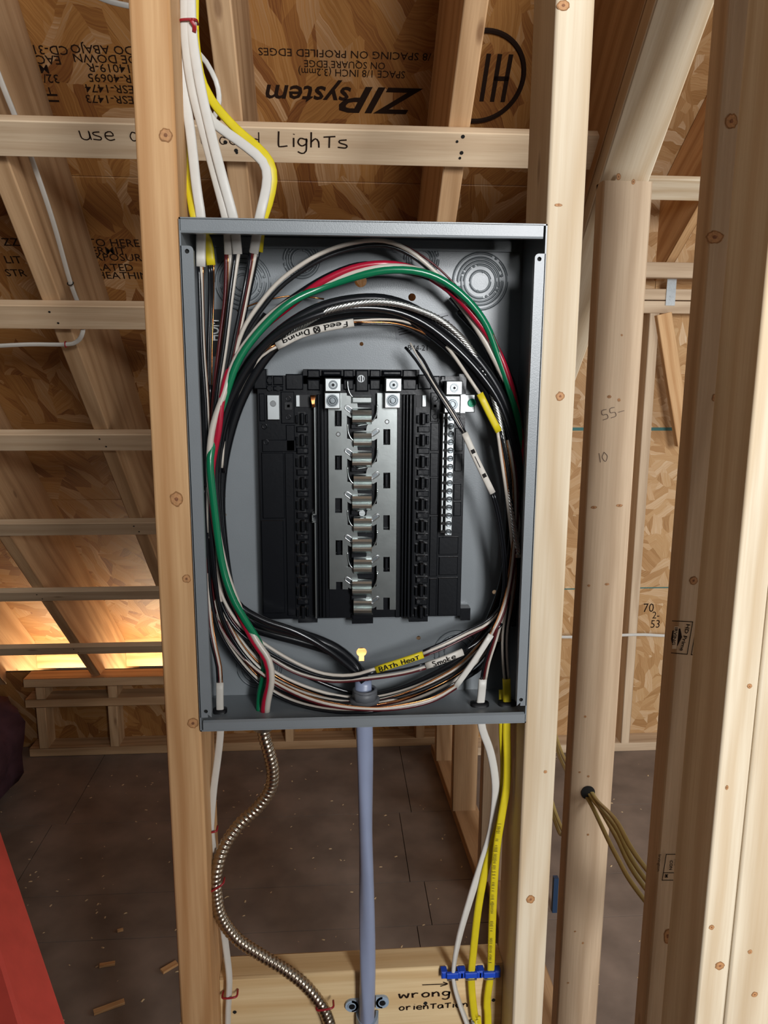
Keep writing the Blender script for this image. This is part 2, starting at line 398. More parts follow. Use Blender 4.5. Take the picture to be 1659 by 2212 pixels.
# ------------------------------------------------------------------ writing
GL = {  # single-stroke handwriting, unit box
 'u': [[(0, .6), (.05, .1), (.3, 0), (.5, .15), (.52, .6), (.55, 0)]], 's': [[(.45, .55), (.1, .5), (.1, .35), (.45, .2), (.4, .02), (0, .05)]],
 'e': [[(.05, .3), (.5, .32), (.4, .58), (.12, .5), (.05, .2), (.25, 0), (.55, .08)]], 'c': [[(.45, .5), (.2, .6), (.02, .3), (.15, .02), (.45, .08)]],
 'r': [[(.05, .6), (.08, 0)], [(.08, .4), (.25, .58), (.42, .52)]], 'd': [[(.45, .45), (.15, .5), (.03, .2), (.2, 0), (.45, .15)], [(.5, 1), (.47, .1), (.6, 0)]],
 'L': [[(.05, 1), (0, .1), (.1, 0), (.45, .06)]], 'i': [[(.12, .6), (.1, 0)], [(.13, .82), (.15, .86)]],
 'g': [[(.45, .5), (.15, .58), (.03, .3), (.2, .08), (.45, .25), (.46, .58), (.42, -.25), (.2, -.42), (0, -.3)]],
 'h': [[(.05, 1), (.02, 0)], [(.03, .35), (.25, .58), (.4, .4), (.42, 0)]], 'T': [[(0, .7), (.6, .76)], [(.3, .72), (.28, 0)]],
 'w': [[(0, .6), (.1, .02), (.3, .45), (.5, .02), (.62, .6)]], 'o': [[(.25, .6), (.03, .35), (.15, .02), (.42, .1), (.45, .45), (.25, .6)]],
 'n': [[(.04, .6), (.05, 0)], [(.05, .35), (.28, .6), (.42, .4), (.44, 0)]], 'a': [[(.42, .55), (.1, .5), (.03, .15), (.2, 0), (.42, .2), (.44, .55), (.5, 0)]],
 't': [[(.2, .9), (.2, .05), (.38, 0)], [(0, .6), (.42, .62)]], 'F': [[(.05, 1), (.03, 0)], [(.05, 1), (.5, 1)], [(.05, .55), (.38, .55)]],
 'D': [[(.05, 1), (.03, 0), (.4, .12), (.52, .5), (.38, .9), (.05, 1)]], 'B': [[(.05, 1), (.05, 0), (.4, .1), (.42, .4), (.08, .52), (.4, .62), (.38, .92), (.05, 1)]],
 'A': [[(0, 0), (.25, 1), (.5, 0)], [(.1, .4), (.42, .4)]], 'H': [[(.02, 1), (.02, 0)], [(.48, 1), (.48, 0)], [(.02, .5), (.48, .5)]],
 'm': [[(.02, .6), (.02, 0)], [(.02, .4), (.2, .6), (.3, .4), (.3, 0)], [(.3, .4), (.5, .6), (.6, .4), (.6, 0)]], 'k': [[(.05, 1), (.05, 0)], [(.42, .6), (.06, .3), (.45, 0)]],
 'S': [[(.45, .9), (.15, 1), (.05, .75), (.42, .35), (.35, .02), (0, .1)]], 'f': [[(.4, .95), (.2, .9), (.18, 0)], [(0, .55), (.38, .57)]],
 'X': [[(0, 0), (.5, 1)], [(0, 1), (.5, 0)], [(0, 0), (0, 1), (.5, 1), (.5, 0), (0, 0)]], '5': [[(.45, 1), (.08, .98), (.05, .55), (.4, .5), (.42, .1), (0, .02)]],
 '0': [[(.25, 1), (.02, .5), (.25, 0), (.48, .5), (.25, 1)]], '1': [[(.2, 1), (.2, 0)]], '7': [[(0, 1), (.48, 1), (.15, 0)], [(.08, .5), (.4, .55)]], '2': [[(.05, .8), (.25, 1), (.42, .75), (.02, .02), (.5, .05)]],
 '-': [[(0, .4), (.5, .42)]], '>': [[(-1.2, .35), (.55, .3)], [(.3, .6), (.6, .3), (.1, .0)]], ' ': []}
ADV = {'i': .3, '1': .4, 'w': .8, 'm': .78, 'T': .72, ' ': .45, 'f': .5, 't': .5}
def strokes(text, w=0.12):
    """flat ribbons in the unit plane for handwritten text"""
    V, Fc, x = [], [], 0.0
    for ch in text:
        for st in GL.get(ch, []):
            p = spline([(a + x, b, 0) for a, b in st], 0.1)[:, :2]
            T = np.gradient(p, axis=0); T /= np.linalg.norm(T, axis=1)[:, None] + 1e-9
            N = np.stack([-T[:, 1], T[:, 0]], 1) * w / 2; b = len(V)
            for i in range(len(p)): V += [tuple(p[i] + N[i]), tuple(p[i] - N[i])]
            Fc += [(b + 2 * i, b + 2 * i + 1, b + 2 * i + 3, b + 2 * i + 2) for i in range(len(p) - 1)]
        x += ADV.get(ch, .66)
    return V, Fc, x
def writing(name, text, o, ex, ey, size, mat, parent, w=0.12, lift=0.0006, stretch=1.0):
    """handwriting from point o along ex with letters rising along ey (unit vectors), letter height size"""
    V, Fc, W = strokes(text, w); o, ex, ey = np.array(o, float), np.array(ex, float), np.array(ey, float); nn = np.cross(ex, ey)
    return mesh(name, ([o + ex * (p[0] * size * stretch) + ey * (p[1] * size) + nn * lift for p in V], Fc), mat, parent)
def printed(name, text, o, ex, ey, size, mat, parent, lift=0.0006, stretch=1.0, shear=0.0, bold=0.0, align='LEFT'):
    cu = bpy.data.curves.new('lettering', 'FONT'); cu.body = text; cu.size = 1.0; cu.align_x = align; cu.shear = shear; cu.offset = bold; cu.resolution_u = 2
    to = bpy.data.objects.new('lettering_tmp', cu); COL.objects.link(to)
    dg = bpy.context.evaluated_depsgraph_get(); me = bpy.data.meshes.new_from_object(to.evaluated_get(dg))
    V = [tuple(v.co) for v in me.vertices]; Fc = [tuple(p.vertices) for p in me.polygons]
    bpy.data.objects.remove(to); bpy.data.curves.remove(cu); bpy.data.meshes.remove(me)
    o, ex, ey = np.array(o, float), np.array(ex, float), np.array(ey, float); nn = np.cross(ex, ey)
    return mesh(name, ([o + ex * (p[0] * size * stretch) + ey * (p[1] * size) + nn * lift for p in V], Fc), mat, parent)
def lines(polys, w, o, ex, ey, lift=0.0006):   # ribbons of width w along polylines given in metres on a plane
    V, Fc = [], []; o, ex, ey = (np.array(k, float) for k in (o, ex, ey)); nn = np.cross(ex, ey)
    for pl in polys:
        for (a, b) in zip(pl[:-1], pl[1:]):
            a, b = np.array(a, float), np.array(b, float); d = (b - a) / np.linalg.norm(b - a); n = np.array([-d[1], d[0]]) * w / 2; a = a - d * w / 2; b = b + d * w / 2
            k = len(V)
            for q in (a + n, a - n, b - n, b + n): V.append(o + ex * q[0] + ey * q[1] + nn * lift)
            Fc.append((k, k + 1, k + 2, k + 3))
    return V, Fc

# ================================================================== the place
D = 0.797                                     # front plane of the panel wall
SD = 0.0889                                   # stud depth
S2 = math.sqrt(0.5)
N_DN = np.array([0, -S2, -S2])                # normal of the roof underside
A_DN = np.array([0, S2, -S2])                 # down the slope
def roof_pt(x, Y, c): return np.array([x, Y, c - Y + CH])
C_STRAP, C_RAFT, RAFT_D = 1.79, 1.817, 0.286
C_SHEATH = C_RAFT + RAFT_D * math.sqrt(2)

# floor: subfloor panels with open joints
fl = mesh('floor', box(-2.6, 2.6, -1.2, 4.2, -0.04, -0.018), 'dark'); tag(fl, kind='structure')
ys = [-1.2, PZ(950, 1997)[1] - 0.62, PZ(950, 1997)[1], PZ(950, 1902)[1], PZ(950, 1752)[1], 4.2]
xs = [-2.6, -1.0, 0.245, 1.46, 2.6]
for i in range(len(ys) - 1):
    sh = 0.0 if i % 2 else 0.045
    for j in range(len(xs) - 1):
        g = 0.0012
        x0 = xs[j] + (sh if 0 < j else 0); x1 = xs[j + 1] + (sh if j + 1 < len(xs) - 1 else 0)
        mesh('subfloor_panel', box(x0 + g, x1 - g, ys[i] + g, ys[i + 1] - g, -0.018, 0.0), 'floor', fl)

# roof sheathing
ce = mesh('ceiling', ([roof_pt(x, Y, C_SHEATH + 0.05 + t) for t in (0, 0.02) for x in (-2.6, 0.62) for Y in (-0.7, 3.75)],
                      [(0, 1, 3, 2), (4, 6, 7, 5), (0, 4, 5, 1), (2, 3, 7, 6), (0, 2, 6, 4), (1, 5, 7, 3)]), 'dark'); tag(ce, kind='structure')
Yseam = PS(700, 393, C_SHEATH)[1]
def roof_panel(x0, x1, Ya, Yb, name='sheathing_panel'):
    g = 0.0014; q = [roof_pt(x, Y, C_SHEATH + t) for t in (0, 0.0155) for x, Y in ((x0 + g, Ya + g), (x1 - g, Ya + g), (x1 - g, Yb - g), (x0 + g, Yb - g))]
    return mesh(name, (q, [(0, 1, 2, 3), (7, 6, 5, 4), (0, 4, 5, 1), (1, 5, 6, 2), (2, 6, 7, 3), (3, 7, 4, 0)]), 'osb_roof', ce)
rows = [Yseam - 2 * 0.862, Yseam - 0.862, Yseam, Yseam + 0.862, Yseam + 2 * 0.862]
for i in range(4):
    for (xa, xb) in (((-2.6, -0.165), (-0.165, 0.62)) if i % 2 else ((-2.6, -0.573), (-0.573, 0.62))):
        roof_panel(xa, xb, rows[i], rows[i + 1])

# half wall added out of view behind the camera to shade the left
wf = mesh('wall_shade_blocker', box(-2.6, 0.49, -1.0, -0.9, 0, 2.04), 'blocker_dk'); tag(wf, kind='structure')

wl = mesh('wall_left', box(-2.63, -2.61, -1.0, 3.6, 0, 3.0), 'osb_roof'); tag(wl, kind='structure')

# rafters
raft_x = [(-1.81, 'far left rafter at the dark edge of the roof'), (-1.404, 'second rafter from the left edge above the knee wall'),
          (-0.998, 'rafter running down over the bright eave at lower left'), (-0.592, 'sloping rafter with a white cable stapled along its side'),
          (-0.180, 'rafter behind the white cables just right of the left stud'), (0.208, 'pale rafter right of centre, over the round printed emblem')]
RAFT = {}
for x, lab in raft_x:
    a = roof_pt(x + 0.019, -0.2, C_RAFT) - N_DN * RAFT_D / 2; b = roof_pt(x + 0.019, 3.52, C_RAFT) - N_DN * RAFT_D / 2
    RAFT[x] = lumber('rafter', a, b, (1, 0, 0), 0.0381, RAFT_D, 'rafter', lab, 'rafter', 'roof rafters')
# rafter pair carrying the sloped plate at the partition
RAFT['p'] = lumber('rafter', roof_pt(0.524, -0.2, C_RAFT) - N_DN * RAFT_D / 2, roof_pt(0.524, 3.52, C_RAFT) - N_DN * RAFT_D / 2, (1, 0, 0), 0.076, RAFT_D,
                   'rafter', 'dark doubled rafter above the sloped plate on the right', 'rafter', 'roof rafters')

# strapping boards across the rafters
STR = {}
for i, (y, lab, xr) in enumerate(((304, 'pale strapping board with the handwritten note about lights', 0.47), (687, 'strapping board level with the top of the wire loop, left of the left stud', 0.47),
                              (957, 'third strapping board down, brown in the shade, left of the panel', 0.47), (1144, 'fourth strapping board down, left of the panel', 0.47),
                              (1288, 'dark strapping board over the lit sheathing, second from the bottom', 0.47), (1406, 'lowest dark strapping board, just above the bright eave', 0.47))):
    c = PS(170, y, C_STRAP); Yc = c[1]
    a = roof_pt(-2.3, Yc, C_STRAP) - N_DN * 0.0095; b = roof_pt(xr, Yc, C_STRAP) - N_DN * 0.0095
    a[2] += 0.0; STR[i] = lumber('strapping_board', a, b, A_DN, 0.0635, 0.019, 'strap', lab, 'board', 'strapping boards under the rafters', r=0.002)
    for x in (-0.998, -0.592, -0.18, 0.208):
        for s in (-0.016, 0.014):
            nail(STR[i], roof_pt(x + 0.02 + s * 0.3, Yc + s * S2, C_STRAP) + N_DN * 0.0003, N_DN, 0.0024)

# wall studs of the panel wall
SL = stud('wall_stud', -0.1819, -0.1438, D, D + SD, 0, 2.5, 'stud_warm', 'knotty orange-brown stud along the left side of the panel', group='studs of the panel wall')
SA = stud('wall_stud', 0.2184, 0.2565, D, D + SD, 0, 2.5, 'stud_white', 'pale stud along the right side of the panel', group='studs of the panel wall')
SE = stud('wall_stud', 0.4515, 0.4890, D, D + SD, 0, 2.5, 'stud_white', 'whitish doubled stud near the right edge, its brown side toward the panel', group='studs of the panel wall')
SF = stud('wall_stud', 0.4900, 0.5790, D, D + 0.0381, 0, 2.5, 'stud_white', 'broad pale stud at the right edge of the photo', group='studs of the panel wall')

# partition running back on the right
PXL = 0.480
pl_c = 1.736                                   # underside of the sloped plate
def part_stud(Y, mat, lab, x0=PXL, z0=0.0381):
    top = pl_c - Y - 0.002 + CH
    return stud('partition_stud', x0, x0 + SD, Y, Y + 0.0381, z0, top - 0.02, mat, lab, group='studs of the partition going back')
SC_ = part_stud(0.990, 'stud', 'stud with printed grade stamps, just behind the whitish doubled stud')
SB = part_stud(1.396, 'stud', 'broad stud with the drilled hole and shaded yellow cables')
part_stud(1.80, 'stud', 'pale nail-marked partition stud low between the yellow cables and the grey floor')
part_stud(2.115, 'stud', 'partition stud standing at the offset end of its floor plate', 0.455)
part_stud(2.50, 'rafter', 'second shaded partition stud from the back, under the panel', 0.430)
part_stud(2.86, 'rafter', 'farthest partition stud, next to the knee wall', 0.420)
lumber('sloped_plate', roof_pt(PXL + SD / 2, 0.7, pl_c) - N_DN * 0.019, roof_pt(PXL + SD / 2, 3.05, pl_c) - N_DN * 0.019, (1, 0, 0), SD, 0.0381, 'stud_white',
       'pinkish white sloped plate running up from the top of the drilled stud', 'plate')
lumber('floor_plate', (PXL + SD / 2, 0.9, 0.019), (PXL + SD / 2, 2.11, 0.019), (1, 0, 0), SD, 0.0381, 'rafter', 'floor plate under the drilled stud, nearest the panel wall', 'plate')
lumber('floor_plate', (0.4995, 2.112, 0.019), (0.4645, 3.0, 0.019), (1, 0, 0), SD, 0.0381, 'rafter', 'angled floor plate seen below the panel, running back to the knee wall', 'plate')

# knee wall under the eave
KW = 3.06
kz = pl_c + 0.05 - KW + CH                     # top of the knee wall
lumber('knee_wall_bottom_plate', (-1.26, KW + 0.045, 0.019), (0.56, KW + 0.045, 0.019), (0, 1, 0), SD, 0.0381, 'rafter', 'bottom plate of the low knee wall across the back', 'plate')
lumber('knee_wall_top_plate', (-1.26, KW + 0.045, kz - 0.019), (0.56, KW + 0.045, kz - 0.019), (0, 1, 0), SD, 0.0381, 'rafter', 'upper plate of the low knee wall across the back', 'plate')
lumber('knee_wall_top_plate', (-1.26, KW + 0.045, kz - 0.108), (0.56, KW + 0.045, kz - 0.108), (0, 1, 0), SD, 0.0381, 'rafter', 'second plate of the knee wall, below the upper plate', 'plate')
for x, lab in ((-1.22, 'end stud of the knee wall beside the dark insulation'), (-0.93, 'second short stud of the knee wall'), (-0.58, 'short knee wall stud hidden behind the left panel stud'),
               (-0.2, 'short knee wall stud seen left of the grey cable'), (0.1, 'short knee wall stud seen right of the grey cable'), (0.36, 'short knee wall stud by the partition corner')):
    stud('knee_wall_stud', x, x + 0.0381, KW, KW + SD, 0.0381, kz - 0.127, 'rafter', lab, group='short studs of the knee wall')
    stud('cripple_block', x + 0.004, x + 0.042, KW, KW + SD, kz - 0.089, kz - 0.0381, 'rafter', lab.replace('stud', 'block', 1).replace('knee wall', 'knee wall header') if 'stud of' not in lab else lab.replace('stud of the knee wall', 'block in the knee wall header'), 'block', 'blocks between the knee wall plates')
kb = mesh('wall_back', box(-1.9, 0.56, KW + 0.09, KW + 0.101, 0, kz - 0.002), 'dark'); tag(kb, kind='structure')
for xa, xb in ((-1.9, -0.68), (-0.68, 0.555)):
    mesh('sheathing_panel', box(xa + 0.001, xb - 0.001, KW + 0.0888, KW + 0.0898, 0.002, kz - 0.004), 'osb_roof', kb)
# blocking that closes the rafter bays at the eave
for x0, x1, lab in ((-1.366, -0.998, 'lit orange eave block in the bay nearest the insulation'), (-0.960, -0.592, 'lit orange eave block between the two bright rafters'), (-0.554, -0.180, 'eave block lit orange, mostly behind the left stud'),
                    (-0.142, 0.208, 'eave block lit orange behind the keyhole of the panel'), (0.246, 0.486, 'eave block lit orange next to the partition')):
    lumber('eave_block', (x0 + 0.001, 3.50, 0.34), (x1 - 0.001, 3.50, 0.34), (0, 0, 1), 0.235, 0.0381, 'stud_warm', lab, 'block', 'blocks closing the rafter bays')

# room beyond the partition: sheathed wall, studs, plates, shed roof
RW = 3.05
wr = mesh('wall_right', box(0.58, 2.6, RW + 0.013, RW + 0.03, 0, 2.6), 'dark'); tag(wr, kind='structure')
zs = [0.0, 0.42, 1.62 - 0.15, 2.6]
zt1 = P(1420, 927, RW)[2]; zt0 = P(1380, 1614, RW)[2]
for za, zb in ((0.0, zt0), (zt0, zt1), (zt1, 2.6)):
    for xa, xb in ((0.58, 1.28), (1.28, 2.6)):
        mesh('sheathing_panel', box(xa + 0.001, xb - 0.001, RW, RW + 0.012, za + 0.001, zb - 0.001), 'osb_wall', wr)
for z in (zt0, zt1):
    mesh('paint_stripe', box(0.6, 2.4, RW - 0.0006, RW, z - 0.006, z + 0.007), 'teal', wr)
mesh('chalk_line', box(0.6, 2.4, RW - 0.0006, RW, P(1400, 1270, RW)[2] - 0.002, P(1400, 1270, RW)[2] + 0.003), 'teal', wr)
GY = RW - SD
gx = P(1385, 1106, GY)[0]
top_z = P(1430, 677, GY)[2]
pz0 = P(1360, 1776, GY)[2]
for x, lab in ((gx - 0.019, 'slim sunlit stud of the far wall, seen between the drilled and the stamped studs'), (gx + 0.387, 'far wall stud hidden behind the stamped stud')):
    stud('far_stud', x, x + 0.0381, GY, RW - 0.001, 0.0381, top_z, 'stud', lab, group='studs of the far wall')
stud('far_stud', gx - 0.43, gx - 0.39, GY, RW - 0.001, 0.0381, top_z, 'stud', 'far wall stud seen beside the pale right panel stud', group='studs of the far wall')
lumber('far_bottom_plate', (0.6, GY + 0.044, 0.019), (2.4, GY + 0.044, 0.019), (0, 1, 0), SD, 0.0381, 'stud', 'bottom plate of the sheathed far wall', 'plate')
lumber('far_brace', P(1432, 678, GY - 0.01), P(1476, 960, GY - 0.01), (1, 0, 0.2), 0.06, 0.03, 'stud_warm', 'tan diagonal brace leaning under the far wall plates', 'brace')
for (ya, yb, yy, lab) in ((566, 600, GY - 0.06, 'board nailed across the rafters above the far wall plates'), (624, 648, GY, 'upper of the two stacked far wall top plates'), (650, 677, GY, 'lower of the two stacked far wall top plates'),
                          ):
    za, zb = P(1440, yb, yy)[2], P(1440, ya, yy)[2]
    lumber('far_board', (0.6, yy + 0.02, (za + zb) / 2), (2.4, yy + 0.02, (za + zb) / 2), (0, 0, 1), zb - za, 0.038, 'stud', lab, 'board', 'boards over the far wall')
# shed roof there
tanr = 0.69; cr = math.cos(math.atan(tanr)); srn = math.sin(math.atan(tanr))
z_e = P(1450, 566, GY)[2]
def shed(x, Y, up=0.0): return np.array([x, Y + up * srn, z_e + tanr * (GY - Y) + up * cr])
rx = P(1438, 562, GY)[0]
for x, lab in ((rx, 'smooth orange rafter of the room beyond the partition'), (rx - 0.406, 'shed roof rafter hidden behind the drilled stud'), (rx + 0.406, 'shed roof rafter hidden behind the stamped stud')):
    lumber('shed_rafter', shed(x + 0.019, 0.6, 0.143), shed(x + 0.019, 3.3, 0.143), (1, 0, 0), 0.0381, 0.286, 'stud_warm', lab, 'rafter', 'rafters of the room beyond')
sr = mesh('ceiling', ([shed(x, Y, u) for u in (0.288, 0.30) for x, Y in ((0.57, 0.4), (2.6, 0.4), (2.6, 3.5), (0.57, 3.5))], [(0, 1, 2, 3), (7, 6, 5, 4), (0, 4, 5, 1), (1, 5, 6, 2), (2, 6, 7, 3), (3, 7, 4, 0)]), 'osb_wall'); tag(sr, kind='structure')
d_ = ray(1450, 402); Yb_ = (z_e + tanr * GY - CH) / (d_[2] / d_[1] + tanr)
bc = shed(0, Yb_, -0.0095); lumber('strapping_board', (0.6, bc[1], bc[2]), (2.4, bc[1], bc[2]), (0, cr, -srn), 0.089, 0.019, 'stud_white', 'clean pale board across the orange rafter beyond the partition', 'board')
bx_ = P(1450, 631, GY - 0.003); tie = empty('metal_tie', P(1450, 662, GY - 0.004), 'galvanised metal tie nailed over the far wall plates', 'bracket')
mesh('tie_plate', pbox(1440, 598, 1460, 660, GY - 0.004, GY - 0.001), 'steel', tie)
for y in (640, 648): mesh('nail_head', cyl(P(1449, y, GY - 0.004), (0, -1, 0), 0.004, 0.0015, 8), 'steel', tie)

# blocking board between the two panel studs at the bottom
BY = 0.852
zb_top = P(780, 2098, BY)[2]
BL = lumber('blocking_board', (-0.1435, BY + 0.019, zb_top - 0.1175), (0.218, BY + 0.019, zb_top - 0.1175), (0, 0, 1), 0.235, 0.0381, 'board_warm', 'wide blocking board with the handwritten words between the panel studs', 'board')

# ================================================================== the electrical panel
PF, PB = D - 0.004, D - 0.004 + 0.0905        # front and back planes of the box
PXa, PXb = -0.1437, 0.2182
PZb, PZt = CH - 0.3954, CH + 0.1386
panel = empty('electrical_panel', (0.037, PB, PZb), 'open grey electrical panel box between two studs, cover off, full of looped wires', 'electrical panel')
T = 0.0015
def hole_xz(px, py, r, Y, n=20, key=0):
    c = P(px, py, Y); pts = [(c[0] + r * math.cos(t), c[2] + r * math.sin(t)) for t in np.linspace(0, 2 * math.pi, n, endpoint=False)]
    if key:                                    # a slot below the round part
        pts = [(c[0] + r * math.cos(t), c[2] + r * math.sin(t)) for t in np.linspace(math.radians(-60), math.radians(240), n)]
        pts += [(c[0] - r * .5, c[2] - r * 1.9), (c[0] + r * .5, c[2] - r * 1.9)]
    return pts
def sheet(name, outer, holes, y0, y1, mat, parent):   # flat sheet in XZ with real holes
    cu = bpy.data.curves.new('sheet', 'CURVE'); cu.dimensions = '2D'; cu.fill_mode = 'BOTH'; cu.extrude = abs(y1 - y0) / 2
    for loop in [outer] + holes:
        sp = cu.splines.new('POLY'); sp.points.add(len(loop) - 1)
        for p, q in zip(sp.points, loop): p.co = (q[0], q[1], 0, 1)
        sp.use_cyclic_u = True
    to = bpy.data.objects.new('sheet_tmp', cu); COL.objects.link(to)
    me = bpy.data.meshes.new_from_object(to.evaluated_get(bpy.context.evaluated_depsgraph_get()))
    V = [(v.co[0], (y0 + y1) / 2 + v.co[2], v.co[1]) for v in me.vertices]; Fc = [tuple(p.vertices) for p in me.polygons]
    bpy.data.objects.remove(to); bpy.data.curves.remove(cu); bpy.data.meshes.remove(me)
    return mesh(name, (V, Fc), mat, parent)
holes = [hole_xz(779, 607, 0.0068, PB), hole_xz(890, 642, 0.0042, PB), hole_xz(781, 743, 0.0022, PB), hole_xz(1068, 1279, 0.0026, PB), hole_xz(484, 1072, 0.002, PB),
         hole_xz(484, 1112, 0.0026, PB), hole_xz(904, 1378, 0.0026, PB), hole_xz(781, 1409, 0.0062, PB, 18, 1)]
back = sheet('back_plate', [(PXa, PZb), (PXb, PZb), (PXb, PZt), (PXa, PZt)], holes, PB, PB + T, 'paint', panel)
mesh('side_wall', box(PXa, PXa + T, PF, PB, PZb, PZt), 'paint', panel)
mesh('side_wall', box(PXb - T, PXb, PF, PB, PZb, PZt), 'paint', panel)
mesh('top_wall', box(PXa, PXb, PF, PB, PZt - T, PZt), 'paint', panel)
mesh('bottom_wall', box(PXa, PXb, PF, PB, PZb, PZb + T), 'paint', panel)
# rolled front lips (top and bottom) and side flanges with screw holes
def lip(name, x0, x1, z0, z1):
    prof = [(PF, z0 + .002), (PF + .0005, z0), (PF + .006, z0 - .0002), (PF + .006, z0 + .0012), (PF + .0016, z0 + .0016), (PF + .0016, z1 - .002), (PF + .004, z1), (PF + .003, z1 + .0008), (PF, z1 - .001)]
    m = len(prof); v = [(x, a, b) for x in (x0, x1) for a, b in prof]
    return mesh(name, (v, [(j, (j + 1) % m, m + (j + 1) % m, m + j) for j in range(m)] + [tuple(range(m - 1, -1, -1)), tuple(range(m, 2 * m))]), 'paint', panel)
zt0_ = P(780, 509, PF)[2]
lip('top_lip', PXa + .001, P(1174, 500, PF)[0], zt0_, PZt)
zb1_ = P(780, 1551, PF)[2]
lip('bottom_lip', P(439, 1570, PF)[0], PXb - .001, PZb, zb1_)
def flange(px_in_top, px_in_bot, ytop, ybot, left):
    za, zb = P(800, ytop, PF)[2], P(800, ybot, PF)[2]
    xi = P((px_in_top + px_in_bot) / 2, (ytop + ybot) / 2, PF)[0]; xo = PXa + .0006 if left else PXb - .0006
    r = 0.004; s = 1 if left else -1
    pts = [(xo, zb), (xi - s * r, zb)] + [(xi - s * r + s * r * math.cos(t), zb + r - r * math.cos(t - math.pi / 2 + math.pi / 2 - 0) * 0 - r * math.sin(math.pi / 2 - t)) for t in np.linspace(math.pi / 2, 0, 5)]
    pts += [(xi - s * r + s * r * math.cos(t), za - r + r * math.sin(t)) for t in np.linspace(0, math.pi / 2, 5)] + [(xo, za)]
    hx = xo + s * 0.0062
    hs = [[(hx + .0022 * math.cos(t), z + .0022 * math.sin(t)) for t in np.linspace(0, 2 * math.pi, 14, endpoint=False)] for z in (za - .0052, zb + .0072)]
    fl_ = sheet('side_flange', pts, hs, PF, PF + T, 'paint', panel)
    mesh('flange_return', box(xi - .0012 if left else xi, xi if left else xi + .0012, PF + T, PF + .007, zb + r, za - r), 'paint', panel)
    for z in (za - .0052, zb + .0072): mesh('screw_hole_back', cyl((hx, PF + .003, z), (0, 1, 0), .003, .003, 12), 'dark', panel)
flange(418, 456, 537, 1541, True)
flange(1155, 1117, 542, 1533, False)
# knockouts: rings stamped in the back plate
def knockout(px, py, radii, parent=panel):
    c = P(px, py, PB); sc = F / np.dot(np.array([c[0], c[1], c[2] - CH]), FW); parts = []
    for k, r in enumerate(radii):
        g = 0.16 + 0.05 * (k % 2); a = math.radians(75 + 40 * k)
        parts.append(torus((c[0], PB - .0003, c[2]), (0, -1, 0), r / sc, .0010, 48, 6, a + g, a + math.pi - g))
        parts.append(torus((c[0], PB - .0003, c[2]), (0, -1, 0), r / sc, .0010, 48, 6, a + math.pi + g, a + 2 * math.pi - g))
        for q in (a, a + math.pi): parts.append(cyl((c[0] + r / sc * math.cos(q), PB + .0005, c[2] + r / sc * math.sin(q)), (0, -1, 0), .0016, .0012, 8))
    o = mesh('knockout', join(*parts), 'paint', parent, True)
    gr = []
    for k, r in enumerate(radii):
        n = 60; R0, R1 = r / sc + .0010, r / sc + .0019
        V = [(c[0] + R * math.cos(2 * math.pi * i / n), PB - .0004, c[2] + R * math.sin(2 * math.pi * i / n)) for R in (R0, R1) for i in range(n)]
        gr.append((V, [(i, (i + 1) % n, n + (i + 1) % n, n + i) for i in range(n) if i % 30 not in (0, 1)]))
    mesh('knockout_groove', join(*gr), 'groove', o)
    return o
knockout(525, 610, (16, 28, 38, 47, 57)); knockout(651, 561, (20, 26, 31, 37)); knockout(910, 561, (20, 26, 31, 36)); knockout(1037, 608, (21, 34, 41, 48, 58)); knockout(985, 1408, (24, 36, 46))
knockout(560, 1440, (24, 36, 46))
# pressed step across the top of the back plate
mesh('pressed_step', box(PXa + .01, P(1112, 530, PB)[0], PB - .0035, PB, P(780, 540, PB)[2], PZt - .004), 'paint', panel)

# ---- plastic interior base and its bus bars (positions read in photo pixels on their own planes)
YB = PB - 0.020                                # front of the plastic base
base = mesh('interior_base', join(pbox(562, 812, 1001, 1334, YB, PB - .002), pbox(655, 798, 906, 830, YB, PB - .002), pbox(644, 1330, 686, 1345, YB - .002, PB - .002), pbox(883, 1330, 924, 1343, YB - .002, PB - .002),
     pbox(760, 1328, 806, 1347, YB - .004, PB - .002), pbox(995, 1314, 1016, 1340, YB + .004, PB - .002), pbox(548, 797, 576, 840, YB - .003, PB - .002, .001), pbox(992, 808, 1003, 850, YB - .001, PB - .002)), 'plastic', panel)
def part(name, geo, mat, parent=base, smooth=False): return mesh(name, geo, mat, parent, smooth)
# top row of moulded cells
for (a, b, c, d) in ((577, 812, 588, 832), (590, 812, 612, 832), (577, 834, 588, 844), (590, 834, 612, 844), (617, 808, 655, 842), (664, 799, 691, 816), (664, 820, 691, 843), (742, 799, 764, 815), (742, 820, 764, 842),
                     (799, 799, 822, 815), (799, 820, 822, 842), (870, 799, 900, 815), (870, 819, 900, 842), (903, 809, 932, 841), (936, 812, 950, 836), (952, 812, 962, 836)):
    part('moulded_cell', join(pbox(a, b, c, d, YB - .0025, YB, .0012), cyl(P((a + c) / 2, (b + d) / 2, YB - .0025), (0, -1, 0), .0028, .0006, 12)), 'plastic', base)
for (a, b, c, d) in ((696, 800, 738, 812), (826, 800, 868, 812)):
    part('moulded_cell', pbox(a, b, c, d, YB - .006, YB, .002), 'plastic')
ctr = part('centre_boss', join(pbox(768, 799, 796, 846, YB - .0035, YB, .0015)), 'plastic')
c_ = P(780, 818, YB - .0035)
part('boss_screw', join(torus(c_, (0, -1, 0), .0036, .0006, 20, 6), pbox(777, 811, 779, 825, YB - .0042, YB - .003), pbox(782, 811, 784, 825, YB - .0042, YB - .003)), 'steel', base)
